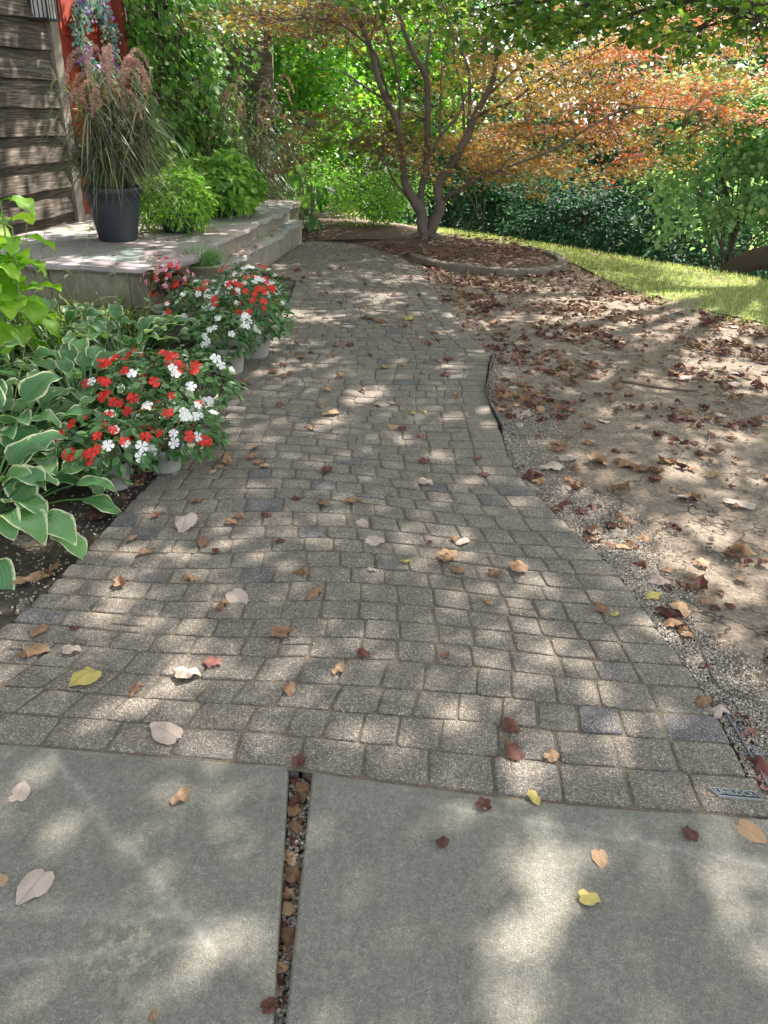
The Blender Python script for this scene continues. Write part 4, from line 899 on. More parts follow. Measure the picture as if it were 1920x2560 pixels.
# leaning trunk at the right with the shade tree's high crown, and a hanging bough
SH = leafm('shade_tree_leaf', [(0, (.04, .10, .018)), (.5, (.085, .18, .03)), (1, (.22, .32, .05))], .45, .5, spec=.3)
def shade_tree():
    b = np.array([4.05, 10.6, gz(4.05, 10.6)]); t = thing('leaning_shade_tree', b, 'large shade tree with a dark leaning trunk at the right edge and green boughs overhead', 'tree')
    tr = MB(); K = [W(1800, 700, 9.9), W(1835, 672, 9.75), W(1885, 650, 9.6), W(1960, 630, 9.4), W(2080, 560, 9.3), W(2200, 380, 9.6), W(2280, 0, 10.2), np.array([6.5, 11.2, 5.5])]
    tr.tube(K, [.10, .12, .13, .14, .16, .17, .16, .12], 12, 6)
    for e in ((3.5, 8.5, 6.8), (5.0, 5.5, 6.6), (2.5, 5.5, 7.2), (6.5, 12.0, 7.0), (4.2, 3.2, 6.8), (1.0, 7.5, 7.2), (2.4, 11.5, 7.2)): 
        s0 = K[-1] if e[2] > 0 else K[-1]; e = np.array(e); tr.tube([s0, (s0+e)/2+(0, 0, .5), e], [.10, .06, .02], 8, 6)
    part(tr, 'trunk', plain('dark_bark', (.055, .042, .034), .9, .35, 5, .6), t)
    # high unseen crown: leaf clusters placed to shade porch, path and bare ground
    mb = MB(); rs = np.random.RandomState(21); ncl = 4300; per = 44
    gx = rs.uniform(-4.6, 7.2, ncl); gy = rs.uniform(-1.4, 11.2, ncl); H = rs.uniform(4.7, 7.6, ncl)
    lawn = crest(gx, gy) > -3.2+.4*np.sin(gx*2)
    dens = np.where(lawn & (gx > .2), .08, .80)
    dens = np.where((gx > .95) & (gy < 8) & ~lawn, .62, dens)
    dens = np.where((gx < -1.9) & (gy > 3.4), .46, dens)          # porch and hostas get more sun
    dens = np.where((gx < -1.9) & (gy > 6.0), .34, dens); dens = np.where((gx < -1.4) & (gy > 8.2), .10, dens)
    dens = np.where((gx < -.9) & (gy > 10), .1, dens); dens = np.where((gy < 1.4), 1.0, dens)
    keep = rs.uniform(0, 1, ncl) < dens; gx, gy, H = gx[keep], gy[keep], H[keep]; m = len(gx)
    cen = np.stack([gx, gy, np.zeros(m)], 1)+S[None]/S[2]*H[:, None]
    q = rs.normal(0, 1, (m*per, 3))*np.repeat(rs.uniform(.13, .25, m), per)[:, None]*np.array([1, 1, .5]); pos = np.repeat(cen, per, 0)+q
    g = pos-S*(pos[:, 2]/S[2])[:, None]                            # where each leaf's shade lands
    ok = np.ones(len(g), bool)
    for sx, sy, r in HOLES:  # gaps cut in the unseen crown to aim sun patches at set spots
        c = G(sx, sy); d = g[:, :2]-c[:2]; a = d@np.array([math.sin(rad(SUN_AZ)), math.cos(rad(SUN_AZ))])/1.25; b_ = d@np.array([math.cos(rad(SUN_AZ)), -math.sin(rad(SUN_AZ))])
        ok &= (a*a+b_*b_) > np.where(c[1] < 1.42, .72, 1.3)*r*r*(1+.5*np.sin(np.arctan2(b_, a)*3+sx)*.5)
    for k in range(150):  # more small gaps cut to scatter sun flecks over path and dirt
        hy = rs.uniform(1.5, 8.8); hx = rs.uniform(LX(hy), RX(hy)+1.6); r = rs.uniform(.025, .055)*(1+.06*hy); d = g[:, :2]-(hx, hy)
        ok &= (d[:, 0]**2+(d[:, 1]/1.2)**2) > r*r
    pos = pos[ok]; n = len(pos)
    mb.scatter(OVAL, pos, frames(rs.normal(0, .5, (n, 3))+np.array([0, 0, 1.]), rs.normal(size=(n, 3))), rs.uniform(.08, .125, n)); part(mb, 'crown', SH, t, False)
    # low bough seen at the top right
    br = MB(); lf = MB()
    def c3(l, y, dy=0): return [W(1280+a*.3858, b*.3858, y+dy*i/max(1, len(l)-1)) for i, (a, b) in enumerate(l)]
    BB = [(c3([(2100, 100), (1850, 150), (1659, 115), (1520, 90), (1410, 62), (1320, 100), (1260, 150), (1190, 190)], 6.6, .2), (.055, .035, .028, .018, .010)),
          (c3([(1760, 120), (1659, 112), (1560, 150), (1510, 180), (1470, 225)], 6.6, -.1), (.025, .018, .008)),
          (c3([(1520, 90), (1450, 130), (1360, 140), (1200, 190), (1000, 230), (700, 260), (560, 330)], 6.9, .3), (.012, .008, .003)),
          (c3([(1500, -60), (1100, 10), (900, 50), (700, 120), (480, 190), (330, 240)], 6.7, .3), (.02, .012, .003)),
          (c3([(900, -80), (560, 0), (420, 60), (350, 170), (250, 210)], 6.8, .2), (.016, .010, .003)),
          (c3([(700, -100), (300, 0), (0, 20), (-200, 60), (-420, 90)], 6.8, .3), (.014, .008, .003)),
          (c3([(2000, -100), (1620, 30), (1540, 0), (1400, -60)], 6.5, .1), (.014, .010, .006))]
    for P, R in BB:
        br.tube(P, R, 8, 6); K = catmull(P, 10)
        for j in range(0, len(K), 3):
            e = K[j]+rs.normal(0, .16, 3)+(0, 0, -.03); br.tube([K[j], (K[j]+e)/2, e], [.004, .0015], 4, 2)
    regs = [((980, 1500, -60, 75), 50), ((1280, 1460, 40, 110), 16), ((1500, 1940, -60, 70), 60), ((1560, 1720, 60, 100), 8), ((1760, 1930, 60, 100), 8), ((1690, 1790, 100, 140), 5), ((800, 960, -70, 20), 12), ((1180, 1270, 50, 105), 7)]
    for (x0, x1, y0, y1), cnt in regs:
        for k in range(cnt):
            c = W(rs.uniform(x0, x1), rs.uniform(y0, y1), rs.uniform(6.3, 7.4)); n = 17; qq = rs.normal(0, .085, (n, 3))*np.array([1.2, 1.2, .6])
            lf.scatter(BROAD, c+qq, frames(rs.normal(0, .5, (n, 3))+np.array([0, -.3, 1.]), rs.normal(0, .6, (n, 3))+np.array([0, 0, -.5])), rs.uniform(.045, .075, n))
    part(br, 'bough', plain('bough_bark', (.05, .04, .034), .9, .3, 6), t); part(lf, 'bough_leaves', SH, t, False)
HOLES = [(468, 2065, .062), (440, 2010, .03), (215, 1765, .045), (95, 1800, .035), (270, 1950, .022), (1150, 1865, .085), (1240, 1900, .08), (1110, 1990, .085), (1200, 1990, .07), (1420, 1900, .05), (1560, 1930, .08), (1640, 1990, .06), (1020, 1790, .05), (960, 1755, .04), (1170, 1760, .06), (1030, 2110, .07), (1080, 2170, .06), (1200, 2190, .05), (1550, 1770, .045),
  (285, 1345, .05), (420, 1370, .06), (400, 1455, .05), (350, 1170, .04), (480, 1310, .02), (560, 1170, .035), (700, 1385, .035), (810, 1180, .03), (930, 1160, .06), (1000, 1165, .05), (1180, 1250, .07), (1240, 1440, .05), (1180, 1400, .05), (1280, 1480, .05), (1340, 1570, .06), (1330, 1660, .05), (820, 1470, .04), (1120, 1690, .05), (1500, 1400, .05), (620, 1230, .04), (720, 910, .08), (800, 850, .10), (760, 870, .08), (950, 860, .05), (940, 990, .07), (1000, 900, .05), (1020, 1010, .05), (880, 960, .05), (620, 680, .12), (700, 690, .14), (760, 700, .10), (830, 640, .12), (900, 600, .12), (850, 780, .08), (960, 790, .06), (740, 790, .06), (610, 575, .10), (1400, 1180, .08), (1550, 1130, .10), (1600, 1250, .08), (1250, 1050, .08), (1190, 900, .08), (1480, 1000, .09), (1330, 800, .12), (1520, 780, .12), (1380, 690, .12), (1100, 620, .12), (1240, 720, .10)]
shade_tree()
# ------------------------------------------------------------------ lawn
def lawn():
    A = lawnA[:, :2]; A = A[np.argsort(A[:, 0])]
    A = np.vstack([[-1.0, 12.0], [.1, 11.9], A, [9, 3.2], [14, 2.0]])
    def edge(x): return np.interp(x, A[:, 0], A[:, 1])+.10*np.sin(x*5.3)+.06*np.sin(x*13)
    m, n, b, o = M('lawn_turf'); p = gpos(n); n.links.new(ramp(n, noise(n, 20, 6, .7, p), [(.3, (.09, .12, .03)), (.7, (.20, .24, .07))]), b.inputs['Base Color']); b.inputs['Roughness'].default_value = .9
    V = []; xs = np.arange(-1.0, 13.9, .15); K = 26
    for x in xs:
        e = edge(x)
        for j in range(K): y = e+.42+(16-e)*(j/(K-1))**1.6 if e < 15.5 else 16; V.append((x, y, gz(x, y)-.018))
    F = [(i*K+j, (i+1)*K+j, (i+1)*K+j+1, i*K+j+1) for i in range(len(xs)-1) for j in range(K-1)]
    mb = MB(); mb.add(V, F); struct(mb.build('lawn', m))
    rs = np.random.RandomState(4); n = 90000; x = rs.uniform(-.9, 7.0, n); d = rs.uniform(-.25, 4.6, n)
    e = edge(x); y = e+d; dens = np.clip((d+.25)/.9, 0, 1)**1.3*(d < 4.5)
    pat = .5+.5*np.sin(x*7+np.sin(y*6)*2)*np.sin(y*8+x*3); k = rs.uniform(0, 1, n) < dens*np.where(d < .6, .35+.65*pat, 1)
    k &= (crest(x, y) < 1.3) & ~((x < .65) & (y < 11.0))
    x, y = x[k], y[k]; m_ = len(x); base = np.stack([x, y, TZ(x, y)-.02], 1); mb = MB()
    global RS
    blades(mb, base, cone_dirs(m_, .7), RS.uniform(.035, .085, m_), RS.uniform(.003, .006, m_), RS.uniform(.1, .6, m_), 2)
    o = mb.build('lawn_grass', leafm('grass_blade', [(0, (.14, .18, .055)), (.5, (.26, .33, .11)), (1, (.50, .52, .25))], .45, .5), None, False); o['kind'] = 'stuff'; o['label'] = 'short sunlit grass of the lawn'; o['category'] = 'grass'
lawn()
def woodland_floor():
    m, n, b, o = M('woodland_floor'); p = gpos(n); n.links.new(ramp(n, noise(n, 3, 6, .7, p), [(.3, (.02, .025, .012)), (.7, (.06, .07, .03))]), b.inputs['Base Color']); b.inputs['Roughness'].default_value = 1
    xs = np.concatenate([[-300, -80, -30], np.arange(-16, 20, .6), [30, 80, 300]]); ys = np.concatenate([np.arange(0, 24, .5), [30, 60, 120, 300]]); X, Y = np.meshgrid(xs, ys)
    Y = np.where(Y < 24, (np.clip(A0[1]+(X-A0[0])*cdir[1]/cdir[0], -8, 13.2)+2.0)+Y*1.0, Y+12)
    Z = TZ(X, Y)-.012; V = np.stack([X, Y, Z], -1).reshape(-1, 3); nx = len(xs); I = np.arange((len(ys)-1)*nx).reshape(len(ys)-1, nx)[:, :-1].ravel()
    mb = MB(); mb.add(V, np.stack([I, I+1, I+nx+1, I+nx], 1)); struct(mb.build('woodland_ground', m))
woodland_floor()
def side_gate():
    c = W(490, 300, 11.35); c = np.array([c[0], 11.35, 0]); t = tag_post = MB(); t.box(c+(0, 0, 1.4), (.085, .06, 1.4)); t.box(c+(0, 0, 2.82), (.10, .075, .02))
    tag(t.build('gate_post', plain('slate_blue_paint', (.07, .095, .12), .5, .2, 6), None, False), 'tall slate-blue post between the creeper and the shaded fountain grass', 'post')
    t = thing('wooden_fence', c+(.5, .15, 0), 'short dark board fence right of the slate-blue post behind the shrubs', 'fence'); mb = MB()
    for k in range(10): mb.box(c+(.52, .15, .25+k*.2), (.40, .012, .092), jit=.003)
    part(mb, 'fence_boards', bpy.data.materials['weathered_siding'], t, False); mb = MB(); mb.box(c+(.97, .15, 1.15), (.05, .05, 1.15)); part(mb, 'fence_post', bpy.data.materials['weathered_siding'], t, False)
side_gate()
# ------------------------------------------------------------------ gravel and pebbles
def gravel():
    rs = np.random.RandomState(8)
    T = tpl([(1, 0, 0), (.2, .9, .1), (-.9, .3, 0), (-.5, -.8, .1), (.5, -.8, -.1), (.1, .1, .7), (0, 0, -.6)], [(0, 1, 5), (1, 2, 5), (2, 3, 5), (3, 4, 5), (4, 0, 5), (1, 0, 6), (2, 1, 6), (3, 2, 6), (4, 3, 6), (0, 4, 6)])
    m = MB(); n = 62000; y = 1.35+7.25*rs.uniform(0, 1, n)**1.35; wd = np.interp(y, [1.3, 1.7, 2.6, 4.0, 5.2, 6.5, 9], [.12, .20, .24, .34, .32, .22, .14])
    off = np.abs(rs.normal(.40, .33, n))*wd+.008; k = off < 1.7*wd
    k &= (rs.uniform(0, 1, n) < np.interp(y, [1.3, 5.5, 9], [1, .8, .55])); y, off = y[k], off[k]; x = RX(y)+off*(1+.25*np.sin(y*5)+.15*np.sin(y*17))
    pos = np.stack([x, y, -.024+rs.uniform(0, .014, len(x))*np.exp(-off*3)], 1); c = len(pos)
    m.scatter(T, pos, frames(rs.normal(0, .5, (c, 3))+np.array([0, 0, 1.])), rs.uniform(.0022, .0048, c)[:, None]*np.ones(3))
    n = 5000; x = rs.uniform(.6, 4.5, n); y = rs.uniform(1.6, 7.5, n); k = (x > RX(y)+.02); x, y = x[k], y[k]; pos = np.stack([x, y, np.full(len(x), -.022)], 1)
    m.scatter(T, pos, frames(rs.normal(0, .5, (len(x), 3))+np.array([0, 0, 1.])), rs.uniform(.0025, .006, len(x))[:, None]*np.ones(3))
    n = 1300; y = rs.uniform(1.6, 4.6, n); x = LX(y)-np.abs(rs.normal(0, .22, n))-.01; pos = np.stack([x, y, np.full(n, -.004)], 1)
    m.scatter(T, pos, frames(rs.normal(0, .5, (n, 3))+np.array([0, 0, 1.])), rs.uniform(.0025, .006, n)[:, None]*np.ones(3))
    n = 1500; y = rs.uniform(.5, 1.42, n); t_ = rs.uniform(.05, .95, n); jx = lambda J, y: J[0][0]+(J[1][0]-J[0][0])*(y-J[0][1])/(J[1][1]-J[0][1])
    x = jx(JL, y)*(1-t_)+jx(JR, y)*t_; m.scatter(T, np.stack([x, y, np.full(n, -.046)+rs.uniform(0, .006, n)], 1), frames(rs.normal(size=(n, 3))), rs.uniform(.003, .006, n)[:, None]*np.ones(3))
    n = 1600; x = rs.uniform(-1.1, 1.1, n); y = rs.uniform(.7, 6, n); k = (x > LX(y)) & (x < RX(y)) | (y < 1.35); k &= rs.uniform(0, 1, n) < .25; x, y = x[k], y[k]
    m.scatter(T, np.stack([x, y, np.full(len(x), .005)], 1), frames(rs.normal(size=(len(x), 3))), rs.uniform(.0015, .003, len(x))[:, None]*np.ones(3))
    g, nn, b, o = M('gravel_stone'); gg = nn.nodes.new('ShaderNodeNewGeometry'); nn.links.new(ramp(nn, gg.outputs['Random Per Island'], [(0, (.14, .12, .10)), (.6, (.31, .28, .235)), (.92, (.44, .40, .34)), (1, (.58, .55, .49))]), b.inputs['Base Color']); b.inputs['Roughness'].default_value = .85
    o = m.build('gravel', g, None, False); o['kind'] = 'stuff'; o['label'] = 'pale crushed gravel along the path edges and in the slab gap'; o['category'] = 'gravel'
    m = MB(); n = 26000; x = rs.uniform(.3, 6.5, n); y = 1.4+8.3*rs.uniform(0, 1, n)**1.3; k = (x > RX(y)+.03) & (np.sin(x*3.3+np.sin(y*4.1)*1.5)+np.sin(y*5.2-x)+rs.normal(0, .6, n) > .1); x, y = x[k], y[k]; c = len(x)
    q = rs.lognormal(-5.35, .5, c); m.scatter(T, np.stack([x, y, TZ(x, y)-.026+q*.3], 1), frames(rs.normal(0, .5, (c, 3))+np.array([0, 0, 1.])), np.clip(q, .002, .02)[:, None]*np.ones(3))
    o = m.build('dirt_clods', DIRT, None, False); o['kind'] = 'stuff'; o['label'] = 'small clods and crumbs of dry dirt on the bare ground'; o['category'] = 'dirt'
    # soil floor of the gap between the slabs
    s = MB(); s.add([(JL[0][0]-.05, 1.44, -.05), (JR[0][0]+.05, 1.44, -.05), (JR[1][0]+.08, -4, -.05), (JL[1][0]-.15, -4, -.05)], [(0, 1, 2, 3)]); struct(s.build('slab_gap_soil', bpy.data.materials['soil']))
gravel()
# ------------------------------------------------------------------ edging
def strip_wall(P, h, th, z, res=6):
    P = catmull(P, res); T = nrm(np.gradient(P, axis=0)); Nn = np.stack([-T[:, 1], T[:, 0], T[:, 0]*0], 1)*th/2; V = []
    for p, q in zip(P, Nn): V += [p-q+(0, 0, z), p+q+(0, 0, z), p+q+(0, 0, z+h), p-q+(0, 0, z+h)]
    F = [(4*i+j, 4*i+(j+1) % 4, 4*i+4+(j+1) % 4, 4*i+4+j) for i in range(len(P)-1) for j in range(4)]+[(3, 2, 1, 0), tuple(4*(len(P)-1)+j for j in range(4))]
    mb = MB(); mb.add(V, F); return mb
def edging():
    BLK = plain('edging_plastic', (.035, .037, .042), .5, .2, 8, .1)
    P = gs([(1236, 885), (1226, 915), (1222, 945), (1216, 975), (1222, 1005), (1240, 1040), (1256, 1072)])
    t = tag(strip_wall(P, .05, .006, -.03).build('plastic_edging', BLK), 'black plastic edging strip standing up beside the bend of the paver path', 'edging')
    P = gs([(1790, 1745), (1815, 1790), (1835, 1822), (1865, 1875), (1895, 1925), (1915, 1965), (1935, 2010)])
    t = thing('plastic_edging', P[3]*np.array([1, 1, 0]), 'grey plastic paver edging with spike tabs at the near right path corner', 'edging')
    mt = plain('grey_edging_plastic', (.07, .075, .09), .5, .2, 8, .1); part(strip_wall(P+(.010, 0, 0), .018, .005, -.024), 'edging_rail', mt, t)
    for q in P[1:6]:
        mb = MB(); mb.box(q+(.030, 0, -.014), (.022, .006, .002)); mb.box(q+(.030, .022, -.0141), (.022, .006, .002)); part(mb, 'edging_tab', mt, t)
    P = gs([(545, 905), (470, 1040), (440, 1095), (425, 1130)])
    t = tag(strip_wall(P-(.018, 0, 0), .035, .006, -.02).build('plastic_edging', BLK), 'black plastic edging strip between the front flower pots and the pavers', 'edging')
    P = gs([(1033, 648), (1090, 700), (1150, 752), (1195, 800), (1215, 830)])
    t = tag(strip_wall(P+(.03, 0, 0), .010, .05, -.026).build('edging_board', plain('bare_board', (.15, .125, .095), .9)), 'narrow bare board strip along the far right edge of the path', 'edging')
    P = catmull(gs([(1020, 641), (1090, 661), (1160, 671), (1240, 680), (1310, 682), (1370, 677), (1400, 666), (1404, 654), (1388, 643), (1350, 632), (1290, 619)]), 12)
    s = np.concatenate([[0], np.cumsum(np.linalg.norm(np.diff(P, axis=0), axis=1))]); mb = MB(); L = .30; k = 0
    while (k+1)*L < s[-1]:
        a, b_ = k*L+.004, (k+1)*L-.004; V = []
        for u in np.linspace(a, b_, 5):
            p = np.array([np.interp(u, s, P[:, i]) for i in range(3)]); q = np.array([np.interp(u+.01, s, P[:, i]) for i in range(3)]); T = nrm(q-p); Nn = np.array([-T[1], T[0], 0])*.055
            V += [p-Nn+(0, 0, -.04), p-Nn+(0, 0, .030), p-Nn*.8+(0, 0, .040), p+Nn*.8+(0, 0, .040), p+Nn+(0, 0, .030), p+Nn+(0, 0, -.04)]
        F = [(6*i+j, 6*i+(j+1) % 6, 6*i+6+(j+1) % 6, 6*i+6+j) for i in range(4) for j in range(6)]+[(5, 4, 3, 2, 1, 0), tuple(24+j for j in range(6))]; mb.add(V, F); k += 1
    tag(mb.build('kerb_ring', plain('kerb_block', (.13, .115, .095), .9, .3, 10, .5), None, False), 'curved ring of grey kerb blocks round the mulched maple bed', 'kerb')
edging()
def plaque():
    q = UNI; c = (q[0]+q[1]+q[2]+q[3])/4; X = nrm(q[1]-q[0]); Yv = np.array([-X[1], X[0]])
    ang = math.atan2(X[1], X[0]); c3_ = np.array([c[0]+.012, c[1]-.002, .0085]); t = thing('maker_plaque', c3_, 'small slanted blue-grey metal name plate set in the corner paver at right', 'plaque', rz=ang)
    w_, h_, sl = .054, .0135, .010
    def par(w, h, z0, z1, mt, nm):
        mb = MB(); k = sl*h/h_
        V = [(-w-k*-1*0-(-k), -h, z) for z in ()]
        C = [(-w+k, -h), (w+k, -h), (w-k, h), (-w-k, h)]; V = [(x, y, z0) for x, y in C]+[(x, y, z1) for x, y in C]
        mb.add(V, [(3, 2, 1, 0), (4, 5, 6, 7), (0, 1, 5, 4), (1, 2, 6, 5), (2, 3, 7, 6), (3, 0, 4, 7)]); return mb.build(nm, mt, t, False)
    lt = plain('plaque_metal', (.22, .235, .23), .6, .25, 90, .2); par(w_, h_, -.006, 0, lt, 'plaque_rim'); par(w_-.0035, h_-.003, 0, .0004, plain('plaque_blue', (.010, .018, .040), .7, .3, 90, .3), 'plaque_field')
    cu = bpy.data.curves.new('plaque_lettering', 'FONT'); cu.body = 'UNILOCK'; cu.size = .0200; cu.align_x = 'CENTER'; cu.align_y = 'CENTER'; cu.extrude = .0006; cu.offset = .0003; cu.shear = -.35; cu.space_character = 1.02
    o = bpy.data.objects.new('tmp', cu); COL.objects.link(o); bpy.context.view_layer.update(); me = bpy.data.meshes.new_from_object(o.evaluated_get(bpy.context.evaluated_depsgraph_get())); bpy.data.objects.remove(o)
    me.materials.clear(); me.materials.append(lt); l = bpy.data.objects.new('plaque_lettering', me); COL.objects.link(l); l.parent = t; l.location = (0, 0, .0009); l.scale = (1.06, 1, 1)
plaque()
def twigs():
    TW = plain('twig_bark', (.10, .075, .055), .85)
    for nm, l, r, lab in (('twig', [(1672, 1500), (1730, 1570), (1765, 1640), (1790, 1700), (1830, 1730), (1880, 1735)], .0028, 'long thin curved twig lying on the gravel at right'),
                      ('stick', [(1545, 948), (1600, 958), (1660, 968), (1745, 975)], .010, 'dark straight stick lying on the bare dirt right of the path bend'),
                      ('twig', [(1770, 1070), (1774, 1095), (1762, 1112)], .004, 'short pale twig standing among leaves on the dirt')):
        mb = MB(); P = gs(l); mb.tube(P+(0, 0, -.008), [r, r*.7], 6, 4); tag(mb.build(nm, TW), lab, nm)
twigs()
# ------------------------------------------------------------------ fallen leaves
def litter_mat(name, stops, rough=.75):
    m, n, b, o = M(name); oi = n.nodes.new('ShaderNodeObjectInfo'); g = n.nodes.new('ShaderNodeNewGeometry')
    f = mth(n, 'FRACT', mth(n, 'ADD', oi.outputs['Random'], g.outputs['Random Per Island']))
    c = ramp(n, f, stops); tc = n.nodes.new('ShaderNodeTexCoord'); c = mixc(n, .5, c, ramp(n, noise(n, 90, 5, .7, tc.outputs['Object']), [(.3, tuple(x*.5 for x in stops[0][1])), (.7, tuple(min(1, x*1.2) for x in stops[-1][1]))]))
    uv = n.nodes.new('ShaderNodeUVMap'); sp = n.nodes.new('ShaderNodeSeparateXYZ'); n.links.new(uv.outputs[0], sp.inputs[0])
    ax = mth(n, 'ABSOLUTE', mth(n, 'SUBTRACT', sp.outputs[0], .5)); mid = ramp(n, ax, [(.008, (1, 1, 1)), (.03, (0, 0, 0))])
    vn = mth(n, 'GREATER_THAN', mth(n, 'SINE', mth(n, 'MULTIPLY', mth(n, 'SUBTRACT', sp.outputs[1], mth(n, 'MULTIPLY', ax, .8)), 42.0)), .9)
    vv = mth(n, 'MAXIMUM', mid, mth(n, 'MULTIPLY', vn, .5)); c = mixc(n, mth(n, 'MULTIPLY', vv, .32), c, tuple(x*.45 for x in stops[0][1]))
    n.links.new(c, b.inputs['Base Color']); b.inputs['Roughness'].default_value = rough; b.inputs['Specular IOR Level'].default_value = .25; bump(n, b, vv, .4, .002); return m
LM = {'b': litter_mat('brown_litter', [(0, (.10, .052, .028)), (.5, (.19, .105, .058)), (1, (.30, .185, .11))]), 'd': litter_mat('dark_red_litter', [(0, (.045, .018, .015)), (.6, (.085, .032, .024)), (1, (.15, .065, .045))]),
      't': litter_mat('tan_litter', [(0, (.22, .14, .08)), (1, (.40, .27, .16))]), 'p': litter_mat('pale_litter', [(0, (.29, .225, .18)), (1, (.46, .38, .33))]), 'y': litter_mat('yellow_litter', [(0, (.30, .23, .06)), (1, (.43, .37, .12))]),
      'r': litter_mat('red_litter', [(0, (.20, .07, .055)), (1, (.30, .14, .11))])}
def leaf_arrays(kind, curl, seed):
    rs = np.random.RandomState(seed); na, nr = 40, 5; V = [(0, 0, 0)]
    for r in range(1, nr+1):
        for k in range(na):
            a = (k+.5)/na*2*math.pi-math.pi; q = .5
            if kind == 0: q *= (1+.35*math.exp(-(a/.32)**2))*(1-.30*math.exp(-((abs(a)-math.pi)/.3)**2))*(1+.022*((k % 3)-1)*(r == nr))*(.93+.07*math.cos(2*a))
            elif kind == 1: q *= (.62+.38*abs(math.cos(a))**1.5)*(1+.25*math.exp(-(a/.3)**2))*(1+.02*((k % 3)-1)*(r == nr))
            else: q *= .86+.13*math.cos(5*a)*(abs(a) < 2.6)-.10*(abs(a) >= 2.6)+.05*rs.uniform(-1, 1)
            f = (r/nr); V.append((math.sin(a)*q*f, math.cos(a)*q*f, 0))
    V = np.array(V); uv = V[:, :2]+.5
    th = rs.uniform(-.6, .6); b = np.array([math.cos(th), math.sin(th)]); e = np.array([-b[1], b[0]]); c = V[:, :2]@b; s = V[:, :2]@e
    ph = rs.uniform(0, 6, 3); z0 = .075*np.sin(V[:, 0]*8+ph[0])*np.sin(V[:, 1]*7+ph[1])+.055*np.sin(np.arctan2(V[:, 0], V[:, 1])*5+ph[2])*(np.hypot(V[:, 0], V[:, 1])/.5)**2
    z0 = z0*(.35+curl*.6)
    if curl > .05:
        R = .55/curl; ang = c/R; R2 = R-z0; P = np.stack([np.sin(ang)*R2, s*1.0, R-np.cos(ang)*R2], 1); X = P[:, :1]*b+P[:, 1:2]*e; V = np.column_stack([X, P[:, 2]])
        k = curl*.35; V[:, 2] += k*s*s*rs.choice([-1, 1])*1.2
    else: V = np.column_stack([V[:, :2], z0+.14*c*c])
    F = [(0, 1+k, 1+(k+1) % na) for k in range(na)]+[(1+(r-1)*na+k, 1+r*na+k, 1+r*na+(k+1) % na, 1+(r-1)*na+(k+1) % na) for r in range(1, nr) for k in range(na)]
    # stalk
    j = 1+(nr-1)*na; p0 = (V[j]+V[j+na-1])/2; h0 = len(V); d = np.array([rs.uniform(-.2, .2), -.42, .02]); w0 = np.array([.010, 0, 0])
    V = np.vstack([V, [p0-w0, p0+w0, p0+d*.5-w0+(0, 0, .03), p0+d*.5+w0+(0, 0, .03), p0+d-w0*.7, p0+d+w0*.7]]); uv = np.vstack([uv, np.full((6, 2), .5)])
    F += [(h0, h0+1, h0+3, h0+2), (h0+2, h0+3, h0+5, h0+4)]
    if rs.uniform() < .35: V[:, 2] *= -1
    V[:, 2] -= V[:, 2].min(); return V, F, uv
SHAPES = {}; DESC = {}
for i in range(12):
    kind = [0, 1, 2][i % 3]; curl = [.02, .9, 1.7, 2.6][i//3]*([1, 1, .8][i % 3]); SHAPES[i] = leaf_arrays(kind, curl, i+40)
FLAT, SOFT, CURL, ROLL_ = (0, 1, 2), (3, 4, 5), (6, 7, 8), (9, 10, 11)
LME = {}
def leaf_mesh(i, col):
    if (i, col) not in LME:
        mb = MB(); V, F, uv = SHAPES[i]; mb.add(V, F, uv); o = mb.build('fallen_leaf', LM[col]); LME[(i, col)] = o.data; bpy.data.objects.remove(o)
    return LME[(i, col)]
CN = {'b': 'brown', 'd': 'maroon', 't': 'tan', 'p': 'pale', 'y': 'yellow', 'r': 'reddish'}
def gap_x(J, y): return J[0][0]+(J[1][0]-J[0][0])*(y-J[0][1])/(J[1][1]-J[0][1])
def surface(x, y):
    if y < SY(x)-.01: return 'gap' if gap_x(JL, y)-.01 < x < gap_x(JR, y)+.01 else 'slab'
    if LX(y)-.03 < x < RX(y)+.02: return 'path'
    return 'bed' if x < 0 and y < 7.4 else 'dirt'
def zat(x, y, sf): return {'gap': -.043, 'slab': .001, 'path': .004, 'bed': .0, 'dirt': -.022}[sf] if sf != 'dirt' else gz(x, y)-.024
LEAVES = []
def drop(x, y, size, col, shp=None, sf=None, dz=0):
    sf = sf or surface(x, y)
    if shp is None:
        big = col in 'py'; r = random.random(); shp = random.choice(FLAT if (big and r < .6) else SOFT if r < (.85 if big else .3) else CURL if r < .7 else ROLL_)
    if col == 'd' and random.random() < .2 and shp % 3 != 2: shp = shp//3*3+2
    LEAVES.append(dict(x=x, y=y, s=size, c=col, i=shp, f=sf, dz=dz))
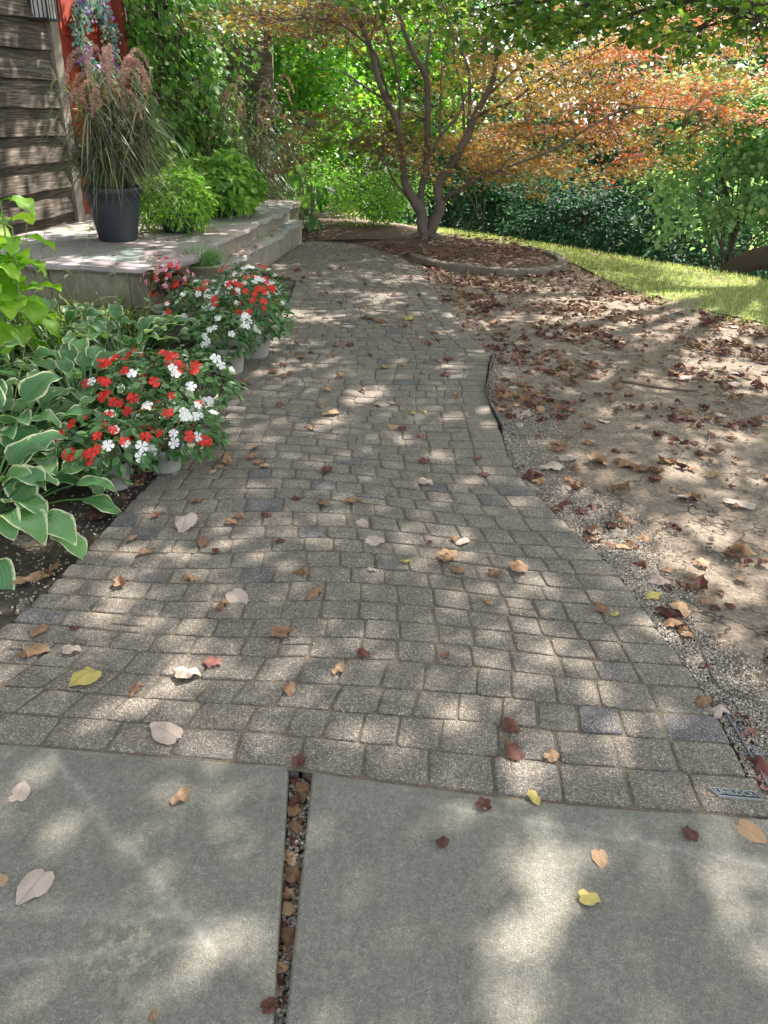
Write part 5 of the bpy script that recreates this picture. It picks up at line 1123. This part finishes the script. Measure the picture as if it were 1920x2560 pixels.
PHOTO = [(43, 1716, 55, 'p', 0), (390, 1727, 45, 't', 7), (78, 1910, 88, 'p', 0), (-5, 1902, 50, 't', 1), (1042, 1742, 40, 'd', 8), (955, 1824, 32, 'd', 3), (1152, 1726, 35, 'y', 4), (1295, 1852, 46, 't', 0), (1268, 1945, 45, 'y', 3), (1490, 1804, 42, 'd', 4), (1615, 1796, 66, 't', 0), (333, 2195, 24, 'b', 9),
 (646, 1668, 38, 'd', 6), (652, 1697, 42, 'b', 5), (640, 1735, 42, 'd', 6), (637, 1772, 46, 'd', 2), (627, 1850, 48, 't', 2), (635, 1888, 50, 'b', 3), (624, 1928, 42, 't', 9), (616, 1958, 50, 't', 4), (604, 2000, 48, 'd', 5), (606, 2085, 38, 't', 3), (590, 2140, 40, 't', 4), (582, 2195, 42, 'd', 2), (597, 2030, 30, 'd', 8), (645, 1715, 30, 'b', 7),
 (363, 1588, 80, 'p', 0), (190, 1470, 62, 'y', 3), (85, 1368, 38, 'b', 4), (78, 1405, 62, 't', 1), (58, 1420, 34, 'b', 9), (152, 1410, 38, 'p', 3), (160, 1360, 20, 'd', 4), (400, 1463, 52, 'p', 3), (460, 1436, 46, 'r', 5), (297, 1492, 32, 'b', 9), (625, 1492, 34, 'b', 3), (731, 1452, 34, 't', 7), (783, 1416, 30, 'd', 3), (608, 1376, 46, 'b', 6), (962, 1420, 25, 'b', 8), (1102, 1573, 50, 'd', 5), (1108, 1632, 52, 'd', 5), (1100, 1607, 26, 'b', 4), (1190, 1640, 36, 't', 3), (1518, 1518, 36, 'b', 3), (1294, 1318, 38, 'b', 7), (1327, 1330, 20, 'y', 4), (1055, 1305, 28, 't', 4), (512, 1292, 58, 'p', 0), (480, 1313, 35, 'b', 9), (260, 1266, 36, 'b', 6), (407, 1256, 33, 'b', 9), (682, 1287, 36, 'b', 9), (654, 1242, 34, 'b', 9), (801, 1235, 18, 'p', 3), (875, 1217, 22, 'y', 7), (968, 1203, 48, 't', 5), (962, 1214, 38, 'b', 8), (990, 1238, 34, 'b', 3), (1068, 1244, 36, 'b', 7), (1120, 1234, 46, 'b', 3), (313, 1197, 30, 'b', 4), (437, 1175, 34, 'b', 3), (285, 1167, 28, 't', 4), (466, 1195, 22, 'd', 8), (340, 1118, 26, 'b', 6), (402, 1135, 58, 'p', 3), (497, 1133, 28, 'b', 3), (518, 1120, 25, 'b', 9), (573, 1116, 22, 'd', 9), (606, 1172, 22, 'd', 4), (810, 1172, 48, 'p', 0), (782, 1131, 34, 'p', 0), (980, 1168, 20, 'b', 3), (1000, 1172, 36, 'p', 1), (928, 1174, 15, 'd', 9), (640, 1080, 24, 'd', 3), (697, 1093, 30, 'b', 3), (760, 1085, 30, 'b', 3), (423, 1087, 24, 'b', 7), (706, 1020, 30, 'd', 3), (917, 1046, 30, 'p', 3), (915, 1000, 28, 'd', 5), (1045, 1028, 25, 'd', 5), (1032, 993, 20, 'b', 8), (545, 990, 25, 'b', 3), (552, 972, 22, 'b', 8), (556, 1002, 25, 'b', 4), (572, 1011, 22, 't', 3), (490, 1000, 40, 'b', 9), (475, 1012, 20, 'b', 3), (460, 1022, 18, 't', 3), (673, 928, 20, 'b', 8), (712, 897, 36, 't', 4), (693, 882, 18, 'b', 9), (828, 875, 34, 'p', 0), (846, 872, 22, 'p', 1), (869, 928, 22, 'd', 5), (850, 924, 25, 't', 0), (908, 945, 20, 'b', 4), (605, 880, 22, 'b', 9), (882, 692, 24, 'y', 3), (873, 708, 22, 'b', 6), (705, 845, 22, 't', 3), (735, 815, 24, 'b', 4), (828, 797, 26, 'b', 4), (968, 778, 26, 'd', 5), (948, 782, 20, 'b', 4), (963, 812, 26, 'd', 5), (783, 848, 18, 'b', 9), (893, 893, 16, 'y', 0), (918, 893, 12, 'y', 3), (985, 853, 16, 't', 8), (985, 862, 14, 'b', 8), (938, 720, 20, 'b', 3), (948, 735, 20, 'b', 4), (925, 745, 20, 'b', 9), (997, 717, 14, 'b', 8), (800, 690, 26, 'b', 5), (814, 695, 24, 'b', 4), (788, 688, 22, 'd', 5), (826, 698, 18, 'b', 9), (756, 748, 22, 'd', 3), (727, 748, 20, 'b', 9), (650, 775, 20, 'b', 8), (612, 790, 20, 'd', 5), (590, 805, 24, 'd', 5), (612, 815, 20, 'b', 5), (628, 808, 18, 'b', 4), (525, 832, 36, 'b', 4), (665, 797, 14, 'b', 9), (735, 655, 15, 'd', 5), (700, 640, 14, 'b', 9), (690, 592, 18, 'd', 5), (670, 594, 16, 'b', 5), (715, 583, 20, 'd', 5), (735, 580, 16, 'd', 5), (643, 588, 18, 'd', 9), (625, 600, 16, 'b', 5), (652, 610, 14, 'b', 4), (655, 602, 14, 'd', 8), (790, 617, 10, 'd', 9), (716, 618, 10, 'b', 5), (705, 636, 12, 'd', 8), (850, 640, 14, 'b', 9), (812, 640, 12, 'b', 4), (880, 664, 14, 'b', 9), (755, 642, 16, 'b', 3), (790, 668, 12, 'b', 9), (830, 705, 14, 't', 3), (760, 715, 12, 'b', 9), (700, 725, 14, 'b', 4), (672, 765, 12, 'd', 9), (888, 600, 10, 'b', 9), (905, 640, 12, 'd', 9), (862, 742, 14, 'b', 8), (868, 792, 16, 'b', 4), (720, 770, 12, 'b', 9), (800, 770, 14, 'd', 8), (1010, 690, 14, 'b', 9), (930, 690, 12, 'b', 8), (660, 925, 12, 'r', 4), (640, 740, 14, 'd', 4), (645, 748, 12, 'r', 4)]
PHOTO += [(random.uniform(625, 655)-(v-1660)*.085, v, random.uniform(30, 48), random.choice('bdtbd'), random.choice([3, 4, 6, 7, 2])) for v in range(1680, 2200, 34)]
for a, b_, px, c, i in PHOTO:
    p = G(a, b_, -.03 if 560 < a < 660 and b_ > 1655 else 0); dep = (p-EYE)@_f; drop(p[0], p[1], px*1.157*dep/FPX*(.92 if i < 3 else 1.0), c, i)
# soil edge by the pots and along the path edges
for k in range(34):
    y = random.uniform(2.2, 4.4); drop(LX(y)-abs(random.gauss(.05, .05))-.02, y, random.uniform(.035, .075), random.choice('bbddt'), None, 'bed')
for a, b_, px, c in [(1150, 1035, 50, 'd'), (1165, 1045, 36, 'b'), (1408, 1290, 42, 'y'), (1440, 1335, 50, 'd'), (1452, 1350, 46, 'b'), (1425, 1325, 40, 'd'), (1480, 1372, 48, 'b'), (1470, 1360, 36, 'd'), (1465, 1318, 50, 't'), (1422, 1258, 50, 'p'), (1475, 1268, 30, 'b'), (1360, 1180, 36, 'b'), (1335, 1150, 44, 'p'), (1345, 1185, 32, 't'), (1200, 1105, 34, 'd'), (1318, 1140, 36, 'd'), (1500, 1425, 46, 'p'), (1525, 1440, 28, 'd'), (1550, 1545, 48, 'p'), (1600, 1560, 44, 'd'), (1612, 1590, 40, 'r'), (1640, 1660, 60, 'd'), (1650, 1700, 56, 'r'), (1290, 1000, 56, 't'), (1225, 990, 46, 'p'), (1482, 1075, 50, 'p'), (1600, 1090, 60, 'p'), (1130, 905, 34, 'p'), (1305, 910, 30, 'p'), (1255, 1110, 34, 'd'), (1245, 1055, 42, 'b'), (1335, 1060, 40, 'b'), (1525, 1300, 30, 'b'), (1560, 1640, 36, 'b')]:
    p = G(a, b_, -.02); dep = (p-EYE)@_f; drop(p[0], p[1], px*1.157*dep/FPX, c, None, 'dirt', .004)
n0 = len(LEAVES)
rs = np.random.RandomState(77); cand = []
while len(cand) < 3600:
    y = rs.uniform(1.9, 9.2); x = RX(y)+rs.uniform(.02, 4.2)
    if (x-lawnA[:, 0].min() > 0 and y > np.interp(x, np.sort(lawnA[:, 0]), lawnA[np.argsort(lawnA[:, 0]), 1])+.35): continue
    d = .13+.87*np.clip((y-3)/3, 0, 1)**1.2; d *= .18+.82*(math.sin(x*3.3+y*2.7)*math.sin(y*4.9-x*1.4)+math.sin(x*7+y*5)*.5 > .1)+.5*(abs(x-RX(y)-.18) < .15); 
    if 6.6 < y < 8.4 and x < 1.9: d *= 1.7
    if rs.uniform() > d: continue
    cand.append((x, y))
for x, y in cand:
    near = 1 if y < 4.5 else .85; c = rs.choice(list('bbbbdddttpr'), p=[.12, .12, .12, .10, .13, .12, .12, .06, .04, .035, .035]); drop(x, y, float(np.clip(rs.lognormal(-2.98, .32), .028, .11))*near*(1.25 if c == 'p' else 1), c, None, 'dirt')
for k in range(420):                                            # on the mulch of the maple bed
    a = rs.uniform(0, 6.28); q = rs.uniform(0, 1)**.5; x = .75+1.0*q*math.cos(a); y = 9.45+.95*q*math.sin(a)
    if y < 8.55: continue
    if y < 8.9 and abs(x-.9) > .9: continue
    drop(x, y, rs.uniform(.035, .07), rs.choice(list('bbddr')), None, 'dirt', .06+.02*(1-q))
for k in range(30):
    drop(rs.uniform(-1.6, 0), rs.uniform(9.75, 10.4), rs.uniform(.03, .06), rs.choice(list('bd')), None, 'dirt', .055)
for x, y, z in [(-2.1, 6.0, DZ), (-1.9, 6.35, DZ), (-1.3, 7.6, LZ), (-1.25, 8.3, LZ), (-1.35, 7.1, LZ), (-1.8, 7.7, DZ), (-1.55, 6.7, DZ), (-1.62, 8.9, DZ)]:
    drop(x, y, .055, 'b', 4, 'porch', z+.004)
for L in LEAVES:
    L['z'] = (L['dz'] if L['f'] == 'porch' else zat(L['x'], L['y'], L['f'])+L['dz'])
    p = np.array([L['x'], L['y'], L['z']]); d = p-EYE; f_ = d@_f; L['px'] = L['s']/max(f_, .1)*FPX*.4; u = 960+FPX*(d@CR)/f_; v = 1280-FPX*(d@CU)/f_
    L['u'], L['v'] = u, v; L['in'] = f_ > 0 and -30 < u < 1950 and -20 < v < 2590
vis = [L for L in LEAVES if L['in']]; vis.sort(key=lambda L: (0 if L['f'] in ('slab', 'gap', 'path', 'porch') else 1, -L['px']))
solo = vis[:296]; ids = set(id(L) for L in solo); rest = [L for L in LEAVES if id(L) not in ids]
SIZE = lambda L: 'big' if L['s'] > .078 else 'small' if L['s'] < .05 else ''
SHN = ['flat', 'cupped', 'curled', 'rolled']
BAND = [(1.75, 'just past the slabs'), (2.15, 'before front hosta'), (2.65, 'beside front hosta'), (3.3, 'near the front pots'), (4.1, 'past the front pots'), (5.0, 'near the back pots'), (6.2, 'past the back pots'), (7.6, 'near the lower step'), (99, 'near the far step end')]
SFN = {'slab': 'on the concrete slab', 'gap': 'in the gap between the slabs', 'path': 'on the pavers', 'bed': 'on bed soil', 'dirt': 'on bare dirt', 'porch': 'on the stone porch or step'}
from collections import defaultdict
grp = defaultdict(list)
for L in solo:
    sh = SHN[L['i']//3]
    if L['f'] == 'slab': wh = 'on the left concrete slab' if L['x'] < -.18 else 'on the right concrete slab'; bd = ''
    elif L['f'] in ('gap', 'porch'): wh = SFN[L['f']]; bd = ''
    else: wh = SFN[L['f']]; bd = next(b for a, b in BAND if L['y'] < a)
    L['key'] = ' '.join(f"{SIZE(L)} {sh} {CN[L['c']]} leaf {wh} {bd}".split()); grp[L['key']].append(L)
ORD = ['leftmost', 'second from left', 'third from left', 'fourth from left', 'fifth from left', 'sixth from left', 'seventh from left', 'eighth from left', 'ninth from left', 'tenth from left', 'eleventh from left', 'twelfth from left']
FG = {'slab': 'dead leaves on the concrete slabs', 'gap': 'dead leaves caught in the slab gap', 'path': 'dead leaves scattered on the paver path', 'bed': 'dead leaves on the flower bed soil', 'dirt': 'dead leaves scattered on the bare dirt', 'porch': 'dead leaves on the stone porch'}
for key, l in grp.items():
    l.sort(key=lambda L: (L['v'] if L['f'] in ('gap',) else L['u']))
    for k, L in enumerate(l):
        o = bpy.data.objects.new('fallen_leaf', leaf_mesh(L['i'], L['c'])); COL.objects.link(o)
        o.location = (L['x'], L['y'], L['z']); o.scale = (L['s'],)*3; o.rotation_euler = (random.gauss(0, .10), random.gauss(0, .10), random.uniform(0, 6.28))
        suf = '' if len(l) == 1 else ', '+(ORD[min(k, 11)].replace('leftmost', 'farthest').replace('from left', 'farthest') if L['f'] == 'gap' else ORD[min(k, 11)])
        tag(o, key+suf, 'leaf', FG[L['f']])
mb = MB()
for L in rest:
    V, F, uv = SHAPES[L['i']]; a = random.uniform(0, 6.28); R_ = np.array([[math.cos(a), math.sin(a), 0], [-math.sin(a), math.cos(a), 0], [0, 0, 1]])
    L['V'] = V@R_*L['s']+(L['x'], L['y'], L['z'])
for nm, cs in (('b', 'bt'), ('d', 'd'), ('r', 'r'), ('p', 'py')):
    mb = MB()
    for L in rest:
        if L['c'] in cs: mb.add(L['V'], SHAPES[L['i']][1], SHAPES[L['i']][2])
    if mb.n: o = mb.build('leaf_litter', LM[nm]); o['kind'] = 'stuff'; o['label'] = CN[nm]+' leaf litter scattered over the dirt and mulch'; o['category'] = 'leaf litter'
